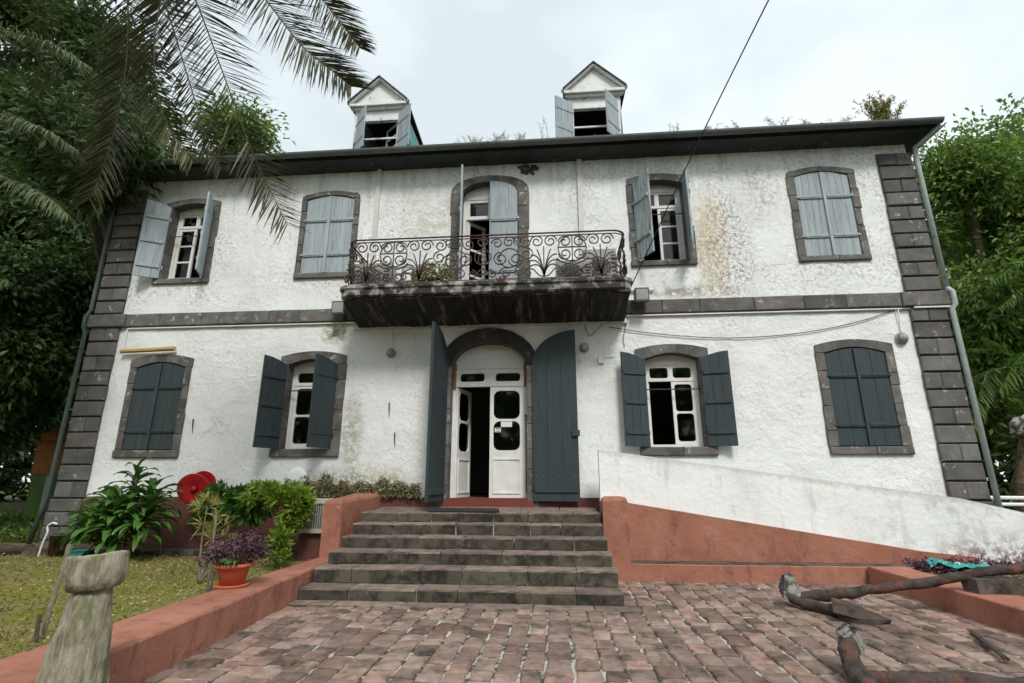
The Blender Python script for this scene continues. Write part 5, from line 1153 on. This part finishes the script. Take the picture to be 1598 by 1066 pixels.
palm2((12.6, 2.4, .1), (12.9, 2.4, 4.6), 'green palm at the right edge with arching yellow green fronds', [[at(1640, 400, 2.4), at(1590, 412, 2.4), at(1545, 440, 2.3)], [at(1650, 440, 2.4), at(1600, 450, 2.2), at(1560, 480, 2.1)], [(13.8, 2.0, 5.5), (14.6, 1.8, 4.6)], [(13.2, 3.4, 5.6), (13.4, 4.4, 4.9)], [at(1625, 540, 2.6), at(1590, 560, 2.6), at(1560, 610, 2.5)]], 'palm_green', 60, .75, .04, .7)
palm2((10.9, 1.6, .1), (11.0, 1.6, 3.4), 'small palm in the shade beside the right corner of the house', [[at(1560, 575, 1.6), at(1535, 595, 1.5), at(1520, 660, 1.4)], [at(1590, 560, 1.6), at(1560, 545, 1.7), at(1520, 545, 1.8)], [(11.8, 1.3, 3.9), (12.4, 1.1, 3.2)], [(11.0, .8, 4.0), (11.0, .1, 3.6)]], 'palm_green', 46, .55, .035, .7, .06)

# ================================================================== TREES
def tree(name, base, label, blobs, nclump, per, l, w, mat, trunk=.3, group=None, cl=.45, seed=0):
    t = empty(name, base, label, 'tree', group); b = Vector(base); top = Vector(np.mean([c for c, r in blobs], axis=0)); fork = b.lerp(top, .45); fork.z = max(b.z + 1.5, b.z + (top.z - b.z) * .4)
    m = MB().tube(bez([b - Vector((0, 0, .3)), b.lerp(fork, .5) + Vector((.15, 0, 0)), fork], 10), [trunk * (1.25 - .5 * i / 10) for i in range(11)], 10).rough(.05, 1.5)
    m.build('trunk', 'bark', t, True)
    for c, r in blobs:
        c = Vector(c); MB().tube(bez([fork - Vector((0, 0, .2)), fork.lerp(c, .5) + Vector((random.uniform(-.3, .3), random.uniform(-.3, .3), .25)), c, c + Vector((random.uniform(-.3, .3), 0, r * .5))], 12), [trunk * .55 * (1 - .85 * i / 12) for i in range(13)], 7).rough(.04, 2).build('limb', 'bark', t, True)
    sub = []
    for c, r in blobs:
        for _ in range(4):
            v = nrm(rng.normal(size=3)) * r * rng.uniform(.35, .75); q = np.array(c) + v; rr = r * rng.uniform(.42, .66); sub.append((tuple(q), rr))
            MB().tube(bez([Vector(c), Vector(c).lerp(Vector(q), .6) + Vector((0, 0, .1)), Vector(q) + Vector(v) * .35], 6), [trunk * .2 * (1 - .85 * i / 6) for i in range(7)], 5).build('branch', 'bark', t, True)
    blobs = sub
    vol = np.array([r ** 2 for c, r in blobs]); vol = vol / vol.sum(); P = []; D = []
    for (c, r), f in zip(blobs, vol):
        k = max(3, int(nclump * f)); u = nrm(rng.normal(size=(k, 3))); cen = np.array(c) + u * (r * (.35 + .85 * rng.random((k, 1)) ** .8)) * np.array([1, 1, .85]); cs = rng.uniform(.6, 1.25, (k, 1, 1)) * cl
        off = rng.normal(size=(k, per, 3)) * cs * np.array([.55, .55, .38]); p = cen[:, None] + off
        d = off / cs + (u[:, None] * .7) + np.array([0, 0, -.15]) + rng.normal(size=(k, per, 3)) * .5; P.append(p.reshape(-1, 3)); D.append(d.reshape(-1, 3))
    P = np.concatenate(P); D = np.concatenate(D); leaves('crown', P, D, rng.uniform(l * .7, l * 1.25, len(P)), rng.uniform(w * .8, w * 1.2, len(P)), M[mat], t, droop=.25); return t
GL, GR = 'trees to the left of the house', 'trees to the right of the house'
tree('broadleaf_tree', (-10.0, 5.2, .1), 'large dark leafy tree against the left corner of the house', [((-11.3, 3.2, 5.6), 2.0), ((-12.6, 2.6, 8.2), 2.2), ((-10.9, 3.6, 9.2), 1.5), ((-13.5, 3.5, 5.0), 1.9), ((-10.0, 3.9, 6.9), 1.1), ((-12.2, 3.2, 11.2), 1.9), ((-10.4, 3.0, 3.9), 1.0), (tuple(at(180, 228, -.9)), .62), (tuple(at(120, 215, -.4)), .85), (tuple(at(150, 290, -.2)), .6)], 760, 76, .21, .085, 'leaf_dark', .32, GL, .55)
tree('broadleaf_tree', (-17.5, 4.5, .1), 'dark tall tree filling the left edge behind the palm', [((-16, 4.5, 5.5), 2.6), ((-15.2, 4, 9.5), 2.6), ((-17.5, 4.5, 12.5), 2.8), ((-14.2, 4.2, 13.2), 2.2), ((-18, 4, 8.5), 2.4), ((-14.0, 3.6, 3.3), 1.3), ((-16.8, 4.0, 16.2), 1.9), ((-14.4, 3.8, 15.6), 1.5), ((-12.8, 3.8, 14.2), 1.2)], 820, 76, .25, .10, 'leaf_dark', .4, GL, .7)
tree('broadleaf_tree', (-12.2, 9.5, .1), 'leafy tree showing above the roof at the left corner', [((-12.6, 9.5, 8.5), 2.6), ((-13.0, 9, 12.0), 1.8), ((-14.5, 10, 12.5), 2.4), ((-15.5, 9.5, 9.0), 2.4), ((-13.2, 9.5, 16), 2.0)], 520, 70, .26, .105, 'leaf_mid', .35, GL, .7)
tree('broadleaf_tree', (-21, 9, .1), 'distant dark tree at the far left', [((-21, 9, 6), 3.4), ((-23, 9, 10), 3.4), ((-20, 9.5, 13), 3.2), ((-25, 8, 6), 3.2), ((-23, 8, 16.5), 3.0)], 420, 56, .42, .18, 'leaf_dark', .45, GL, .95)
tree('broadleaf_tree', (-17.5, 16, .1), 'dark tree behind the small shed', [((-17.5, 16, 5.4), 2.9), ((-14.5, 16.5, 6.4), 2.6), ((-20, 16, 7), 3.0), ((-17, 16, 10.0), 3.0), ((-13.5, 16, 10), 2.4)], 380, 56, .42, .18, 'leaf_dark', .4, GL, .95)
tree('broadleaf_tree', (-13.4, .6, .1), 'young dark tree growing beside the left quoins', [((-10.9, 1.3, 4.3), 1.05), ((-11.9, 1.0, 3.5), .95), ((-11.4, .9, 5.5), 1.05), ((-12.7, .8, 4.8), 1.1), ((-13.6, 1.0, 3.7), 1.0)], 330, 56, .2, .085, 'leaf_dark', .16, GL, .45)
tree('broadleaf_tree', (11.6, 4.2, .1), 'bright green leafy tree beside the right corner of the house', [((11.4, 4.2, 5.2), 1.55), ((12.6, 3.8, 7.6), 1.6), ((10.9, 4.6, 7.9), 1.0), ((13.9, 4.0, 5.6), 1.6), ((12.2, 4.2, 9.2), 1.0), ((10.7, 4.4, 3.4), 1.0), ((14.2, 4.2, 8.6), 1.3)], 600, 80, .18, .072, 'leaf_mid', .26, GR, .58)
tree('broadleaf_tree', (16.2, 7.5, .1), 'tall green tree at the right edge behind the palm', [((16, 7.5, 6.5), 2.3), ((15.2, 7.2, 10), 1.8), ((17.8, 7.5, 11.2), 2.2), ((17.6, 7, 8), 2.2), ((13.6, 7.6, 8.4), 1.6), ((13.2, 7.8, 5.2), 1.7)], 470, 76, .22, .09, 'leaf_mid', .35, GR, .75)
tree('broadleaf_tree', (13.8, 11, .1), 'darker tree deep behind the right corner', [((13.8, 11, 3.8), 2.2), ((16.5, 10.5, 4), 2.4), ((12, 12, 6.5), 2.0), ((14.6, 11.5, 7), 2.2), ((19.5, 10.5, 5.5), 2.6)], 400, 58, .34, .14, 'leaf_dark', .35, GR, .75)
tree('broadleaf_tree', (12.6, 1.6, .1), 'low dark leafy tree in the shade behind the white rails', [((12.4, 2.2, 2.6), 1.0), ((13.8, 1.8, 2.0), 1.1), ((11.5, 2.8, 1.8), .9), ((14.6, 2.2, 3.2), 1.0)], 240, 56, .2, .085, 'leaf_dark', .12, GR, .45)

# far wood that closes the view on both sides and behind the photographer
def wood(name, label, boxes, n, l, mat):
    P = []
    for (x0, x1, y0, y1, z0, z1) in boxes:
        q = rng.random((n, 3)); x = x0 + (x1 - x0) * q[:, 0]; y = y0 + (y1 - y0) * q[:, 1]
        top = np.array([z1 * (.72 + .35 * mnoise.noise(Vector((a * .23, b * .23, 0)))) for a, b in zip(x, y)]); P.append(np.stack([x, y, z0 + (top - z0) * q[:, 2] ** .8], 1))
    P = np.concatenate(P); o = leaves(name, P, rng.normal(size=P.shape) + np.array([0, -.2, .2]), rng.uniform(l * .6, l * 1.3, len(P)), l * .5, M[mat], None, 'stuff'); o['label'] = label
wood('far_wood', 'dark mass of distant foliage behind the left trees and the shed', [(-46, -13, 19, 24, .1, 9), (-44, -30, 0, 20, .1, 9)], 9000, .7, 'leaf_dark')
wood('far_wood', 'mass of distant foliage behind the right trees', [(11, 40, 15, 20, .1, 9), (26, 34, -2, 16, .1, 9)], 9000, .7, 'leaf_dark')
wood('far_wood', 'belt of trees across the garden facing the house', [(-34, 36, -34, -28, .1, 17)], 20000, 1.0, 'leaf_mid')

n = 9000; xs = rng.uniform(-20, -8.0, n); ys = rng.uniform(1.0, 9, n); k = ~((xs > -14.5) & (xs < -11.8) & (ys > 5.4)); xs, ys = xs[k], ys[k]; n = len(xs)
P = np.stack([xs, ys, .14 + .14 * rng.random(n)], 1); leaves('undergrowth', P, rng.normal(size=(n, 3)) + np.array([0, 0, .8]), rng.uniform(.08, .22, n), .06, M['leaf_mid'], None, 'stuff')
# ================================================================== SHED AT THE FAR LEFT
t = empty('shed', (-12.9, 6.2, .16), 'small orange and green shed under the trees at the far left', 'shed')
MB().box(-14.3, -12.0, 5.6, 8.0, .1, 1.55).build('lower_wall', 'green', t); MB().box(-14.33, -11.97, 5.57, 8.03, 1.55, 2.5).build('upper_wall', 'orange', t)
MB().prism([(-14.4, 2.5), (-11.7, 2.5), (-13.0, 3.1)], 5.3, 8.4, FR).build('roof', 'orange', t)
MB().box(-13.75, -13.62, 5.52, 5.60, .12, 1.5).box(-13.2, -13.08, 5.52, 5.60, .12, 1.5).build('door_post', 'pipepale', t); MB().box(-13.62, -13.2, 5.54, 5.60, .12, 1.5).build('door', 'pipegreen', t)

# ================================================================== WEEDS ON THE ROOF EDGE
def tuft(name, base, label, n, h, sp, mat, l=.05, cat='weed', lf=6):
    t = empty(name, base, label, cat, 'weeds along the roof edge'); b = Vector(base); m = MB(); P = []; D = []
    for k in range(n):
        a = random.uniform(0, 6.28); r = sp * random.uniform(.3, 1); hh = h * random.uniform(.5, 1.05); s0 = b + Vector((random.uniform(-sp, sp) * .7, random.uniform(-.04, .04), -.03))
        cu = bez([s0, s0 + Vector((math.cos(a) * r * .3, math.sin(a) * .05, hh * .6)), s0 + Vector((math.cos(a) * r, math.sin(a) * .08, hh))], 8); m.tube(cu, [.004 - .0028 * i / 8 for i in range(9)], 3)
        for q in cu[1:]:
            for _ in range(lf): P.append(np.array(q) + rng.normal(size=3) * .012); D.append(rng.normal(size=3) + np.array([0, 0, .8]))
    m.build('stems', mat, t); leaves('foliage', np.array(P), np.array(D), l, l * .25, M[mat], t)
gz = 7.53
tuft('roof_weed', (7.15, -.42, gz), 'big yellowish weed tuft on the gutter near the right end of the roof', 46, .62, .30, 'weedgreen', .06)
for x, n, h, sp, lab in ((-.62, 5, .16, .12, 'tiny dry weed on the gutter left of the middle of the roof'), (-.3, 12, .24, .16, 'dry weed tuft on the gutter just left of the middle of the roof'), (.22, 14, .26, .18, 'bushy dry weed tuft on the gutter above the balcony door'), (.62, 9, .2, .12, 'low weed tuft right of the bushy one above the balcony door'),
                         (1.07, 3, .55, .14, 'tall thin bare weed stems left of the right dormer'), (3.45, 5, .20, .14, 'thin weed on the gutter right of the right dormer'), (4.1, 7, .22, .16, 'spiky weed on the gutter right of the cable'), (4.55, 7, .22, .18, 'second spiky weed on the gutter right of the cable'), (5.3, 9, .28, .2, 'leaning weed on the gutter above the right hand windows'), (5.8, 8, .2, .16, 'low weed on the gutter above the rightmost window'), (6.4, 8, .24, .2, 'wispy weed left of the big yellowish tuft')):
    tuft('roof_weed', (x, -.42, gz), lab, n, h, sp, 'drygrass', .04, lf=3)
hw_ = tuft('roof_weed', (5.85, -.50, 7.47), 'dry straw hanging out of the gutter above the rightmost window', 8, .1, .3, 'drygrass', .05, lf=2)
tag(MB().add([(-1.96, .45, 8.1), (-1.93, .40, 8.1), (-1.93, .42, 9.0), (-1.95, 1.6, 9.05), (-1.92, 1.0, 8.4), (-1.90, .7, 8.15)], [[0, 1, 2, 4, 5], [2, 3, 4], [5, 4, 2, 1, 0]]).build('netting', 'teal'), 'teal netting hung on the right side of the left dormer', 'netting')
